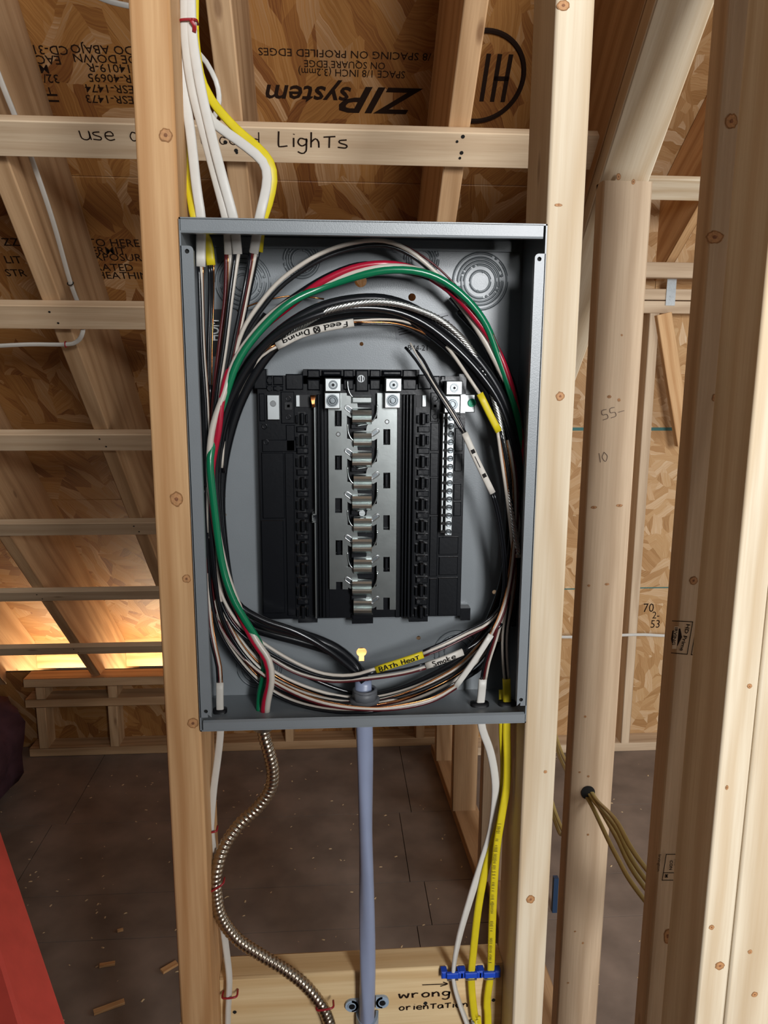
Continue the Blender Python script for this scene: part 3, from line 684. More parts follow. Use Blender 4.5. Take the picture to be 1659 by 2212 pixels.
# wide left and right columns
for xs_ in ((560, 572, 850, 910), (566, 640, 950, 976), (566, 614, 978, 1120), (566, 614, 1124, 1325), (618, 637, 918, 975), (618, 637, 978, 1330), (607, 636, 846, 915)):
    part('moulded_panel', pbox(xs_[0], xs_[2], xs_[1], xs_[3], YB - .0016, YB, .0008), 'plastic')
for xs_ in ((930, 947, 848, 911), (930, 948, 913, 974), (929, 947, 978, 1030), (929, 946, 1032, 1112), (928, 945, 1115, 1245), (927, 943, 1250, 1330), (982, 994, 895, 908), (983, 1000, 925, 975), (982, 998, 980, 1018),
            (948, 990, 1160, 1198), (948, 989, 1203, 1242), (946, 988, 1248, 1330), (980, 996, 1045, 1080), (980, 996, 1084, 1115)):
    part('moulded_panel', pbox(xs_[0], xs_[2], xs_[1], xs_[3], YB - .0016, YB, .0008), 'plastic')
for (x, y) in ((623, 877), (940, 877)):        # cross-shaped sockets
    part('cross_socket', join(pbox(x - 8, y - 3, x + 8, y + 3, YB - .0022, YB), pbox(x - 3, y - 8, x + 3, y + 8, YB - .0022, YB), *[cyl(P(x + a * 5, y + b * 5, YB - .0022), (0, -1, 0), .0017, .0004, 8) for a in (-1, 1) for b in (-1, 1)]), 'plastic_dk')
for (x, y) in ((623, 861), (623, 901), (940, 861), (940, 900), (572, 921), (575, 955)):
    part('dimple_ring', torus(P(x, y, YB - .0017), (0, -1, 0), .0026, .0005, 16, 5), 'plastic', base, True)
# breaker hook columns: ten hooks each side
for side, xc, y0 in (('l', 653, 905), ('r', 915, 905)):
    for k in range(10):
        y = y0 + 46.55 * k; xx = xc + (-.012 if side == 'r' else .004) * (y - 905)
        s = 1 if side == 'r' else -1
        part('breaker_hook', join(pbox(xx - 3.5, y - 13, xx + 4, y + 13, YB - .009, YB, .001), pbox(xx + 7 , y - 10, xx + 12, y + 9, YB - .005, YB, .0008), pbox(xx - 14, y - 8, xx - 9, y + 10, YB - .004, YB, .0008)), 'plastic')
        part('hook_well', pbox(xx - 9, y - 15, xx + 7, y + 15, YB - .0004, YB), 'plastic_dk')
        if k < 9:
            part('hook_block', join(pbox(xx - 12, y + 16, xx + 13, y + 29, YB - .0035, YB, .0008)), 'plastic')
            part('block_hole', join(cyl(P(xx - s * 7, y + 22, YB - .0036), (0, -1, 0), .0019, .0003, 12)), 'plastic_dk')
            part('block_dimple', cyl(P(xx + s * 5, y + 22, YB - .0035), (0, -1, 0), .0024, .0006, 12), 'plastic')
# vertical ribs beside the bus bars
for (a, c, dy) in ((686, 690, .006), (692, 695, .004), (699, 708, .0015), (858, 868, .0015), (871, 875, .004), (878, 882, .007), (885, 890, .009), (893, 897, .006)):
    off = -6 if a > 800 else 6
    part('long_rib', pbox(a + off * .4, 852, c + off * .4, 1334, YB - dy, YB, .0006), 'plastic')
# neutral strip standing on edge at left, with copper braid at its top
part('neutral_strip', join(pbox(679.6, 880, 682.4, 1112, YB - .011, YB), pbox(674, 1110, 681, 1113, YB - .011, YB), pbox(674, 1110, 676, 1128, YB - .011, YB), pbox(674, 1126, 682, 1129, YB - .011, YB), pbox(680.6, 1128, 683.4, 1336, YB - .011, YB)), 'bus')
part('copper_braid', join(*[sweep(spline(pp([(672 + k * 3, 854, YB - .009), (673 + k * 2, 866, YB - .011), (676 + k, 880, YB - .011)])), circle(.0009, 6)) for k in range(4)]), 'copper', base, True)
part('neutral_tab', pbox(577, 853, 604, 907, YB - .004, YB - .002, .0006), 'lug'); part('tab_hole', join(torus(P(590, 872, YB - .0041), (0, -1, 0), .0028, .0006, 18, 6), cyl(P(590, 872, YB - .0042), (0, -1, 0), .0025, .0002, 16)), 'steel', base)
for x in (639, 912): part('contact_plate', pbox(x, 853, x + 9, 879, YB - .003, YB, .0005), 'lug'); part('contact_well', pbox(x + (9 if x < 700 else -12), 853, x + (30 if x < 700 else 0), 879, YB - .001, YB), 'plastic_dk')
# bus bars
YU = YB - .0065
def plate_xz(name, px_outer, px_holes, Yf, thick, mat, parent):
    mid = [(p[0], p[1]) for p in px_outer]
    o = [(P(a, b, Yf)[0], P(a, b, Yf)[2]) for a, b in mid]
    hs = [[(P(a, b, Yf)[0], P(a, b, Yf)[2]) for a, b in h] for h in px_holes]
    return sheet(name, o, hs, Yf, Yf + thick, mat, parent)
def rect(a, b, c, d): return [(a, b), (c, b), (c, d), (a, d)]
Lx = lambda y, x: x + .007 * (y - 900)
bl = plate_xz('bus_bar', [(709, 849), (749, 849), (752, 1273), (740, 1273), (740, 1257), (726, 1257), (726, 1273), (712, 1273)],
              [rect(723, 887, 738, 921), rect(723.5, 984, 738.5, 1015), rect(724, 1076, 739, 1108), rect(725, 1167, 740, 1199)], YU, .0022, 'bus', base)
br = plate_xz('bus_bar', [(815, 849), (858, 849), (855, 1317), (842, 1317), (842, 1291), (828, 1291), (828, 1317), (813, 1317)],
              [rect(828, 927, 843, 961), rect(828, 1021, 843, 1055), rect(828, 1113, 842, 1145), rect(828, 1203, 842, 1235)], YU, .0022, 'bus', base)
for (x, y) in ((730.6, 938), (836, 911)): part('bus_dimple', cyl(P(x, y, YU), (0, -1, 0), .0026, .0006, 14, .0018), 'steel', bl)
for (a, b, c, d) in ((727, 889, 733, 919), (727, 986, 733, 1013), (832, 930, 838, 959), (832, 1024, 838, 1053), (832, 1206, 838, 1233), (728, 1170, 733, 1197)):
    part('slot_clip', pbox(a, b, c, d, YU + .0008, YB, .0005), 'plastic')
# stab arms: each crosses to the middle and folds into a double-crested blade
def stab(side, oy):
    x0, x1 = (749, 803) if side == 'l' else (764, 815)
    s = 1 if side == 'l' else -1
    root, tip = (x0 - 2, x1) if side == 'l' else (x1 + 2, x0)
    nb = bl if side == 'l' else br
    # curved arm plate
    pts = [(root, oy - 24), (root, oy - 8)]
    pts = [(root, oy - 30)] + [(root + s * 26 * math.sin(t), oy - 4 - 26 * math.cos(t) ** 1.0) for t in np.linspace(0.0, math.pi / 2, 6)][1:] + [(tip, oy + 4 - 6), (tip, oy + 18), (root + s * 10, oy + 18), (root, oy + 12)]
    plate_xz('stab_arm', pts, [], YU - .0002, .002, 'bus', nb)
    a, b = sorted((root + s * 14, tip))
    prof = [(-2, 0), (2, .0055), (7, .0075), (12, .0055), (15, .002), (18, .0045), (23, .0065), (28, .005), (32, .0005), (33, -.004)]
    V = []
    for px in (a, b):
        for dy, h in prof: V.append(P(px, oy + dy, YU - .001 - h))
    m = len(prof); part('stab_blade', (V, [(i, i + 1, m + i + 1, m + i) for i in range(m - 1)]), 'bus', nb)
    def oval(k, lift):
        c = P(root + s * 7, oy, YU - lift); d = np.array([s * .80, 0, -.60]); q = np.array([.60 * s, 0, .80]); hl, rr = .0030, .0023 * k
        V = [c + d * hl * k * sg + rr * (math.cos(t) * sg * d + math.sin(t) * sg * q) for sg in (1, -1) for t in np.linspace(-math.pi / 2, math.pi / 2, 8)]
        return V, [tuple(range(len(V)))]
    part('oval_boss', join(sweep(np.array(oval(1, .0004)[0] + oval(1, .0004)[0][:2]), circle(.0007, 6), (0, -1, 0), None, None, False), oval(.9, .0005)), 'steel', nb, True)
    part('oval_dimple', oval(.62, .0008), 'steel_dk', nb)
    rim = [(751, oy - 62), (752, oy - 46), (757, oy - 32), (768, oy - 23), (792, oy - 20)] if side == 'l' else [(815, oy - 60), (814, oy - 44), (808, oy - 29), (795, oy - 19), (770, oy - 14)]
    part('rolled_rim', sweep(spline(pp(rim, YU - .0004), .002), circle(.0009, 6)), 'bus', nb, True)
    part('stab_pocket', pbox(a - 2, oy + 33, b + 2, oy + 42, YU + .001, YB, .0004), 'plastic')
for oy in (884, 977, 1070, 1163, 1254): stab('l', oy)
for oy in (934, 1027, 1118, 1207, 1296): stab('r', oy)
part('top_blade', pbox(760, 857, 804, 871, YU - .004, YB, .0012), 'bus')
part('centre_screw', join(cyl(P(782, 1108, YU), (0, -1, 0), .0034, .002, 18), pbox(776, 1106.5, 788, 1109.5, YU - .0026, YU)), 'lug', base)
# lugs
def lug(x0, y0, x1, y1, x2, y2, x3, y3):
    o = part('main_lug', join(pbox(x0, y0, x1, y1, YU - .016, YU, .0008), pbox(x2, y2, x3, y3, YU - .009, YU, .0008)), 'lug', panel)
    c = P((x0 + x1) / 2, (y0 + y1) / 2, YU - .016); part('lug_screw', join(torus(c, (0, -1, 0), .0040, .0009, 22, 6), cyl(c, (0, -1, 0), .0026, .0006, 6)), 'steel_dk', o, False); part('screw_socket', cyl(c + np.array([0, -.0006, 0]), (0, -1, 0), .0015, .0002, 6), 'dark', o)
    c = P((x2 + x3) / 2, (y2 + y3) / 2, YU - .009); part('lug_nut', join(cyl(c, (0, -1, 0), .0068, .0008, 22), torus(c + np.array([0, -.001, 0]), (0, -1, 0), .0042, .0012, 22, 6), cyl(c, (0, -1, 0), .0022, .0028, 10)), 'steel_dk', o)
lug(702, 817, 737, 846, 701, 848, 735, 883); lug(833, 817, 868, 846, 831, 848, 865, 882); lug(964, 823, 999, 853, 960, 855, 994, 892)
# bonding strap with the green screw
bs = part('bonding_strap', join(pbox(995, 852, 1005, 892, YU - .006, YU), pbox(1004, 852, 1026, 891, YU - .002, YU + .001, .0008)), 'lug', panel)
part('green_screw', join(cyl(P(1019, 870, YU - .002), (0, -1, 0), .0046, .002, 16), torus(P(1019, 870, YU - .004), (0, -1, 0), .0032, .0008, 16, 6)), 'green_screw', bs)
# neutral bar with its row of screws
nbv = []
x_t, x_b = 973, 966
nb = part('neutral_bar', join(pbox(963.5, 893, 979, 1157, YU - .006, YB, .0006), pbox(954.5, 893, 959, 1152, YU - .004, YB, .0006)), 'lug', panel)
for k in range(15):
    y = 902 + 17.57 * k; x = 975 - .026 * (y - 902)
    c = P(x, y, YU - .006)
    sc_ = part('terminal_screw', join(cyl(c, (0, -1, 0), .0033, .0026, 14), torus(c + np.array([0, -.0026, 0]), (0, -1, 0), .0026, .0005, 14, 5)), 'steel_dk', nb)
    part('screw_slot', box(c[0] - .0027, c[0] + .0027, c[1] - .0031, c[1] - .0028, c[2] - .0005, c[2] + .0005), 'dark', nb)
    part('wire_hole', cyl(P(x - 11.5, y, YU - .005), (0, -1, 0), .0019, .0012, 10), 'dark', nb)
# printed marks on the back plate
c_ = P(917, 703, PB - .0003); th = math.radians(13); ex = np.array([math.cos(th), 0, math.sin(th)]); ey = np.array([-math.sin(th), 0, math.cos(th)])
sw, sh_ = .034, .0085
stk = mesh('sticker', ([c_ + ex * a * sw + ey * b * sh_ - np.array([0, .0003, 0]) for a, b in ((-1, -1), (1, -1), (1, 1), (-1, 1))], [(0, 1, 2, 3)]), 'sticker', back)
mesh('sticker_text', lines([[(-.030, z), (.028 - .012 * (i % 2), z)] for i, z in enumerate((.005, .002, -.001, -.004))], .0007, c_ - np.array([0, .0004, 0]), ex, ey, .0003), 'ink', back)
printed('part_number', 'B44-21', P(880, 757, PB), (1, 0, 0), (0, 0, 1), .0085, 'ink', back, .0006)
c_ = P(476, 748, PB - .001); hom = mesh('dark_patch', ([P(x, y, PB - .0008) for x, y in ((450, 770), (482, 770), (482, 668), (452, 668))], [(0, 1, 2, 3)]), 'plastic_dk', back)  # dark patch added for the darkness around the lettering, not a card
printed('label_lettering', 'HOM', P(474, 737, PB - .0014), (0, 0, 1), (-1, 0, 0), .016, 'white_print', back, .0006, 0.62, 0, .02)
# cable bushings through the top and bottom walls
for (x, y, z, w) in ((438, 468, PZt, .026), (498, 469, PZt, .026), (555, 470, PZt, .024), (1035, 1550, PZb, .022), (1094, 1550, PZb, .022), (476, 1550, PZb, .016)):
    cx = P(x, y, PF + .045)[0]
    mesh('cable_bushing', sweep([np.array([cx, PF + .045, z - .006]), np.array([cx, PF + .045, z + .005])], flat_prof(w, .014), (0, -1, 0)), 'plastic_dk', panel, True)

# ================================================================== cables and wires
WYM = PF + .045                                # depth where cables pass through the box ends
RING = [((790, 1540), (790, 1470)), ((600, 1508), (630, 1415)), ((478, 1375), (545, 1352)), ((449, 1200), (492, 1230)), ((447, 1000), (488, 1000)), ((457, 830), (535, 800)), ((545, 650), (620, 722)),
        ((680, 560), (715, 682)), ((810, 520), (810, 668)), ((950, 595), (945, 715)), ((1060, 715), (1040, 820)), ((1108, 850), (1085, 930)), ((1130, 1000), (1100, 1050)), ((1122, 1200), (1092, 1230)),
        ((1092, 1345), (1052, 1352)), ((985, 1478), (950, 1408))]
rnd = random.Random(4)
def ring(q, i0, i1, Y=.85, wob=.03, seed=0):
    rr = random.Random(seed + 17); out = []; step = 1 if i1 >= i0 else -1
    for i in range(i0, i1 + step, step):
        a, b = RING[i % 16]; k = q + rr.uniform(-wob, wob)
        yy = a[1] + (b[1] - a[1]) * k; dj = Y + rr.uniform(-.004, .004)
        lim = PF + .006 + max(0.0, (1548 - yy) / 73) * (PB - PF)          # stay above the bottom wall
        if i % 16 in (15, 0, 1): dj = min(dj, max(PF + .010, lim))
        out.append((a[0] + (b[0] - a[0]) * k, yy, dj))
    return out
def wire(name, path, r, mat, parent, step=.008, n=8): return tube(name, pp(path), r, mat, parent, n, step)
def jacket(name, path, w, h, mat, label=None, cat='cable', group=None, parent=None, ref=(0, -1, 0), twist=None, lobes=0):
    p = spline(pp(path), .008)
    tw = None
    if twist is not None: tw = np.interp(np.linspace(0, 1, len(p)), np.linspace(0, 1, len(twist)), twist)
    o = mesh(name, sweep(p, flat_prof(w, h, lobes), ref, tw), mat, parent, True)
    return tag(o, label, cat if label else None, group)
W_, H_ = .0100, .0052
YC = WYM
# --- six cables coming down through the top
T1 = jacket('sheathed_cable', [(358, -650, .855), (376, -160, .855), (380, -60, .855), (381, 0, .855), (384, 65, .853), (394, 174, .85), (411, 282, .846), (424, 400, YC), (434, 470, YC), (434, 520, .845), (434, 576, .847)], W_, H_, 'j_white', 'white sheathed cable nearest the left stud, entering the panel top beside a yellow one')
Y1 = jacket('sheathed_cable', [(364, -650, .868), (382, -160, .868), (386, -60, .868), (387, 0, .868), (391, 120, .866), (396, 250, .862), (406, 360, .855), (421, 470, YC + .002), (448, 520, .853), (456, 573, .853)], W_ * .95, H_, 'j_yellow', 'yellow sheathed cable partly behind the leftmost white cable', twist=(1.0, 1.0, .9, .5, .2, 0, 0))
T2 = jacket('sheathed_cable', [(376, -650, .85), (394, -160, .85), (398, -60, .85), (398, 0, .85), (401, 100, .848), (416, 200, .846), (440, 290, .845), (464, 380, YC), (487, 470, YC), (492, 515, .848), (493, 550, .85)], W_ * .85, H_, 'j_grey', 'left one of the twin white cables entering the panel top side by side')
T3 = jacket('sheathed_cable', [(389, -650, .85), (407, -160, .85), (411, -60, .85), (412, 0, .85), (416, 80, .848), (432, 180, .845), (454, 280, .842), (477, 370, YC - .004), (504, 470, YC - .002), (510, 515, .845), (513, 549, .847)], W_, H_, 'j_white', 'right one of the twin white cables entering the panel top side by side')
T4 = jacket('sheathed_cable', [(388, -650, .864), (404, -160, .864), (408, -40, .864), (416, 90, .862), (430, 190, .86), (450, 250, .858), (478, 278, .856), (532, 317, .852), (568, 350, .849), (577, 385, .846), (570, 430, YC), (560, 472, YC), (553, 515, .846), (548, 548, .848)], W_, H_, 'j_white', 'white cable that kinks to the right before entering the panel top')
Y2 = jacket('sheathed_cable', [(398, -650, .87), (416, -160, .87), (420, -60, .87), (420, 0, .87), (421, 80, .868), (432, 160, .866), (448, 200, .864), (470, 234, .861), (512, 280, .857), (556, 318, .853), (583, 350, .850), (590, 390, .850), (580, 440, .849), (568, 475, YC + .005), (562, 510, .85), (559, 544, .85)], W_ * .9, H_, 'j_yellow', 'yellow cable that kinks right above the panel together with a white one', twist=(1.2, 1.2, 1.0, .5, .2, 0, .3, .6))
jacket('sheathed_cable', [(410, 60, .88), (421, 104, .885), (445, 134, .90), (466, 174, .91), (473, 206, .91), (471, 232, .905), (458, 262, .89), (445, 280, .88)], .0055, .0042, 'j_white', 'bright white cable bowing out in a loop behind the other top cables')
# conductors from the top cables into the side bundle and round the bottom
def cond(parent, start, q, Yd, cols, seed, last=12, rr=.0020, mid=None, dx=4.5):
    for k, colr in enumerate(cols):
        s0 = (start[0] + (k - (len(cols) - 1) / 2) * dx, start[1], start[2])
        tail = ring(q + .07 * k, 3, 0, Yd + .004 * k, .05, seed + k)
        if last is not None: tail += ring(q + .07 * k, 15, last, Yd + .004 * k, .05, seed + k + 50)
        m = [] if mid is None else [(x + k * dx * .8, y, Yd + .003 * k) for x, y in mid]
        wire('conductor', [s0] + m + tail, .0010 if colr == 'copper' else rr, colr, parent)
cond(T1, (434, 572, .847), .03, .846, ('w_black', 'w_white', 'copper'), 1, 13, mid=((432, 650), (436, 760), (444, 880), (447, 1000)))
cond(Y1, (457, 570, .853), .20, .858, ('w_black', 'w_black', 'copper'), 5, 13, .0019, mid=((453, 650), (450, 760), (449, 880), (450, 1000)), dx=5)
cond(T2, (493, 547, .85), .12, .852, ('w_maroon', 'copper', 'w_white'), 9, 13, mid=((486, 640), (474, 740), (462, 850), (454, 980)))
cond(T3, (512, 546, .847), .30, .842, ('w_black', 'w_white'), 13, 13, mid=((496, 640), (484, 740), (468, 850), (456, 980)), dx=7)
cond(T4, (547, 545, .848), .24, .840, ('w_black', 'w_maroon', 'copper', 'w_white'), 17, 14, mid=((528, 620), (510, 710), (492, 800), (468, 900), (456, 1000)), dx=4)
cond(Y2, (559, 542, .85), .42, .862, ('w_black',), 23, 14, mid=((540, 630), (520, 720), (498, 800), (474, 900), (460, 1000)))
# copper lead off to the right at the top left
wire('conductor', [(512, 672, .862), (545, 658, .86), (590, 645, .86), (640, 639, .862), (700, 646, .864)], .0009, 'copper', T2)

# --- armoured cable from below with four thick conductors looping the box
mc_path = pp([(568, 1560, WYM + .002), (571, 1590, .84), (581, 1625, .842), (589, 1665, .846), (584, 1705, .85), (556, 1745, .85), (518, 1780, .846), (486, 1825, .838), (468, 1880, .83), (466, 1930, .828), (477, 1980, .828), (512, 2028, .832), (562, 2062, .836), (612, 2092, .838), (654, 2124, .839), (686, 2160, .839), (706, 2195, .839), (718, 2250, .839), (724, 2400, .838), (726, 2800, .84)])
mp = spline(mc_path, .00105)
n_ = len(mp); T_ = np.gradient(mp, axis=0); s_len = np.cumsum(np.r_[0, np.linalg.norm(np.diff(mp, axis=0), axis=1)])
Vv, Ff = [], []; m_ = 16; refv = np.array([0, -1.0, 0])
for i in range(n_):
    t = T_[i] / np.linalg.norm(T_[i]); a = np.cross(t, refv); a /= np.linalg.norm(a); b = np.cross(a, t)
    for j in range(m_):
        th = 2 * math.pi * j / m_; ph = (s_len[i] / .0058 + j / m_) % 1.0
        r = .0066 + .0011 * (math.sin(math.pi * min(1, ph / .8)) if ph < .8 else -.25)
        Vv.append(mp[i] + r * (math.cos(th) * a + math.sin(th) * b))
Ff = [(i * m_ + j, i * m_ + (j + 1) % m_, (i + 1) * m_ + (j + 1) % m_, (i + 1) * m_ + j) for i in range(n_ - 1) for j in range(m_)] + [tuple(range(m_ - 1, -1, -1))]
MC = tag(mesh('armoured_cable', (Vv, Ff), 'galv', None, True), 'shiny spiral metal armoured cable snaking down from the panel bottom', 'cable')
c0 = mp[2]; mesh('connector', cyl(c0 + np.array([0, 0, -.006]), (0, 0, 1), .0115, .022, 20), 'steel', MC, True)
stem = lambda dx, dz: [(566 + dx, 1548, WYM), (570 + dx, 1515, WYM - .006 + dz), (581 + dx * .7, 1468, .828 + dz), (572 + dx, 1425, .83 + dz), (546 + dx, 1385, .834 + dz), (512 + dx, 1320, .838 + dz), (486 + dx, 1255, .842 + dz)]
R3 = .0037
wire('red_conductor', stem(2, 0) + [(472, 1180, .838), (459, 1090, .838), (458, 1010, .84), (472, 930, .836), (480, 860, .836), (500, 790, .842), (560, 715, .85)] + [(640, 650, .852), (690, 612, .846), (760, 580, .844), (830, 570, .844), (890, 580, .85), (940, 606, .852), (985, 640, .85), (1032, 694, .848), (1073, 754, .846), (1098, 815, .846), (1115, 880, .848), (1128, 970, .85), (1130, 1050, .85)], R3, 'w_red', MC, n=12)
wire('white_conductor', stem(9, -.002) + [(478, 1190, .836), (461, 1095, .834), (452, 1020, .834), (458, 930, .834), (484, 850, .836), (510, 775, .842), (565, 700, .85), (620, 655, .853), (700, 615, .848), (770, 588, .844), (840, 576, .842), (905, 584, .845), (955, 612, .85), (1000, 665, .856), (1040, 725, .852), (1078, 795, .848), (1108, 860, .848), (1126, 960, .852), (1131, 1050, .852)], R3 * .95, 'w_white', MC, n=12)
wire('green_conductor', [(560, 1548, WYM), (562, 1500, .846), (572, 1440, .842), (560, 1390, .836), (530, 1340, .832), (500, 1285, .832), (478, 1210, .834), (462, 1090, .832), (454, 990, .832), (470, 930, .842), (492, 840, .838), (520, 770, .838), (570, 705, .84), (630, 652, .842), (700, 620, .848), (790, 592, .842), (850, 583, .840), (910, 588, .840), (960, 608, .842), (1010, 648, .842), (1050, 702, .844), (1076, 770, .846), (1100, 840, .847), (1118, 905, .848), (1129, 1000, .852)], R3 * 1.1, 'w_green', MC, n=12)
wire('black_conductor', [(570, 1548, WYM + .004), (572, 1500, .85), (580, 1460, .848), (560, 1410, .846), (520, 1350, .848), (490, 1280, .85), (468, 1180, .85), (456, 1060, .85), (460, 950, .85), (478, 860, .848), (512, 770, .85), (575, 690, .856), (650, 632, .856), (720, 592, .85), (790, 572, .85), (870, 585, .852), (930, 600, .852), (990, 640, .85), (1050, 715, .85), (1095, 800, .85), (1118, 890, .852)], R3, 'w_black', MC, n=12)

# --- big grey service cable with two black feeders and a bare stranded neutral
ser_pts = pp([(786, 1470, WYM + .006), (786, 1520, WYM), (788, 1600, WYM), (789, 1700, .838), (790, 1800, .836), (792, 1900, .835), (793, 2000, .835), (793, 2100, .836), (793, 2300, .837), (793, 2800, .838)])
sp_ = spline(ser_pts, .006); tw_ = np.linspace(0, 7.5, len(sp_))
SER = tag(mesh('service_cable', sweep(sp_, [((.0098 + .0008 * math.cos(3 * t)) * math.cos(t), (.0090 + .0009 * math.cos(2 * t)) * math.sin(t)) for t in np.linspace(0, 2 * math.pi, 24, endpoint=False)], (0, -1, 0), tw_), 'ser', None, True),
          'thick blue-grey service cable running straight down from the panel bottom', 'cable')
cc = P(788, 1505, WYM); zz = PZb
mesh('cable_connector', join(cyl((cc[0], WYM, zz + .0015), (0, 0, 1), .0175, .012, 24), cyl((cc[0], WYM, zz + .0135), (0, 0, 1), .0145, .010, 8), torus((cc[0], WYM, zz + .0245), (0, 0, 1), .0125, .002, 24, 6)), 'connector', SER, True)
R5 = .0060
wire('black_feeder', [(780, 1478, WYM + .004), (770, 1440, .848), (725, 1400, .846), (650, 1370, .842), (580, 1352, .842), (524, 1325, .846), (492, 1260, .85), (475, 1160, .852), (468, 1060, .852), (474, 960, .85), (500, 860, .848), (548, 775, .846), (620, 705, .846), (700, 662, .846), (790, 646, .846), (860, 655, .846), (930, 690, .846), (1000, 745, .846), (1062, 820, .848), (1100, 900, .85), (1122, 1000, .852), (1128, 1120, .852), (1122, 1240, .852), (1105, 1350, .852)], R5, 'w_black', SER, n=14)
wire('black_feeder', [(788, 1478, WYM + .004), (778, 1450, .856), (730, 1412, .858), (650, 1385, .858), (580, 1366, .858), (530, 1345, .86), (498, 1280, .862), (480, 1160, .862), (476, 1060, .862), (490, 960, .86), (522, 860, .858), (575, 770, .856), (640, 712, .856), (720, 682, .854), (800, 674, .852), (870, 684, .852), (940, 725, .852), (1005, 785, .853), (1055, 855, .854), (1088, 940, .856), (1105, 1040, .858), (1112, 1150, .858), (1108, 1260, .858)], R5, 'w_black', SER, n=14)
wire('black_feeder', [(786, 1474, WYM), (768, 1452, .842), (710, 1405, .838), (640, 1365, .836), (565, 1338, .836), (510, 1300, .84), (484, 1220, .844), (470, 1110, .846), (466, 1010, .846), (484, 900, .842), (530, 800, .84), (590, 730, .838), (660, 690, .836), (740, 668, .838), (830, 668, .842), (900, 690, .844), (965, 735, .844), (1030, 800, .844), (1078, 870, .844), (1108, 960, .846), (1120, 1060, .846)], R5 * .72, 'w_black', SER, n=12)
# stranded neutral: seven strands twisted
def stranded(path, rs, rt, turns, mat, parent, name):
    p = spline(pp(path), .004); n = len(p); T = np.gradient(p, axis=0); parts = []
    for k in range(7):
        q = []
        for i in range(n):
            t = T[i] / np.linalg.norm(T[i]); a = np.cross(t, refv); a /= np.linalg.norm(a); b = np.cross(a, t)
            th = 2 * math.pi * (k / 6 + turns * i / n); q.append(p[i] + (0 if k == 6 else rt) * (math.cos(th) * a + math.sin(th) * b))
        parts.append(sweep(np.array(q), circle(rs, 6)))
    return mesh(name, join(*parts), mat, parent, True)
stranded([(550, 800, .864), (600, 745, .856), (650, 706, .842), (680, 686, .837), (720, 668, .835), (790, 654, .834), (850, 655, .834), (905, 670, .835), (960, 697, .836), (1010, 745, .842), (1050, 815, .846), (1075, 890, .844), (1090, 980, .84), (1101, 1080, .838), (1112, 1150, .837), (1119, 1197, .837)], .00125, .0025, 22, 'alu', SER, 'bare_neutral')
mesh('cut_end', cyl(P(1119, 1196, .8365), (0.02, 0, -1), .0042, .004, 14), 'alu', SER)

# --- white and black pair over the top of the loop
pairp = [(478, 1010, .85), (488, 890, .848), (502, 790, .846), (524, 715, .844), (562, 655, .843), (612, 600, .842), (690, 549, .84), (765, 524, .84), (828, 520, .84), (882, 540, .841), (932, 580, .842), (985, 632, .846), (1046, 706, .85), (1088, 790, .852), (1114, 880, .853), (1127, 980, .854), (1128, 1080, .854)]
PR = tag(wire('loop_wire', pairp, .0023, 'w_white', None, n=10), 'grey-white wire arching highest over the wire loop', 'wire')
tag(wire('loop_wire', [(x + 5, y + 11, d + .002) for x, y, d in pairp], .0023, 'w_black', None, n=10), 'black wire lying just under the highest white wire', 'wire')
fill = [('black wire tucked against the left flange of the panel', ring(-.02, 5, 2, .862, .06, 71) + [(560, 1470, .862), (680, 1520, .862)], .0024),
        ('thick black wire deep in the left of the loop', ring(.45, 6, 2, .866, .06, 72), .0040), ('black wire along the inner left edge of the loop', ring(.85, 6, 2, .868, .05, 73), .0040),
        ('black wire deep behind the green wire at left', ring(.25, 5, 1, .868, .06, 74), .0036),
        ('thick black wire along the inner right edge of the loop', ring(1.05, 5, 14, .862, .04, 75) + [(1000, 1420, .864)], .0046), ('thick black wire in the middle of the right bundle', ring(.96, 5, 14, .866, .03, 76), .0050),
        ('black wire against the right flange of the panel', [(985, 655, .866), (1045, 722, .866)] + ring(.02, 11, 14, .862, .05, 77) + [(1040, 1440, .862), (930, 1500, .862)], .0030), ('black wire deep in the right bundle', [(990, 670, .868), (1050, 745, .868)] + ring(.4, 11, 15, .868, .05, 78), .0044),
        ('black wire nearest the right side wall', [(975, 640, .868), (1035, 705, .868), (1075, 770, .868)] + ring(-.08, 11, 14, .868, .04, 79), .0040), ('black wire crossing the lower right of the loop', ring(.55, 12, 15, .856, .05, 80) + [(800, 1500, .858), (640, 1450, .858), (540, 1380, .86)], .0026),
        ('thick black wire at the upper right of the loop', ring(1.02, 5, 13, .868, .03, 81), .0056), ('black wire at the top of the loop under the stranded neutral', ring(1.0, 5, 12, .868, .03, 82), .0050)]
for lab, pth_, r_ in fill: tag(wire('loop_wire', pth_, r_, 'w_black', None, n=12), lab, 'wire')
tag(wire('loop_wire', [(790, 530, .85), (850, 524, .85), (900, 545, .848), (950, 582, .846), (1000, 634, .844), (1048, 694, .842), (1080, 760, .843), (1105, 850, .845), (1122, 950, .848)], .0011, 'w_maroon', None), 'thin dark red wire outermost at the upper right of the loop', 'wire')
tag(wire('loop_wire', [(905, 560, .853), (960, 605, .852), (1020, 670, .85), (1070, 750, .85), (1102, 830, .85), (1124, 930, .852)], .0014, 'w_black', None), 'thin black wire beside the dark red wire at the upper right', 'wire')

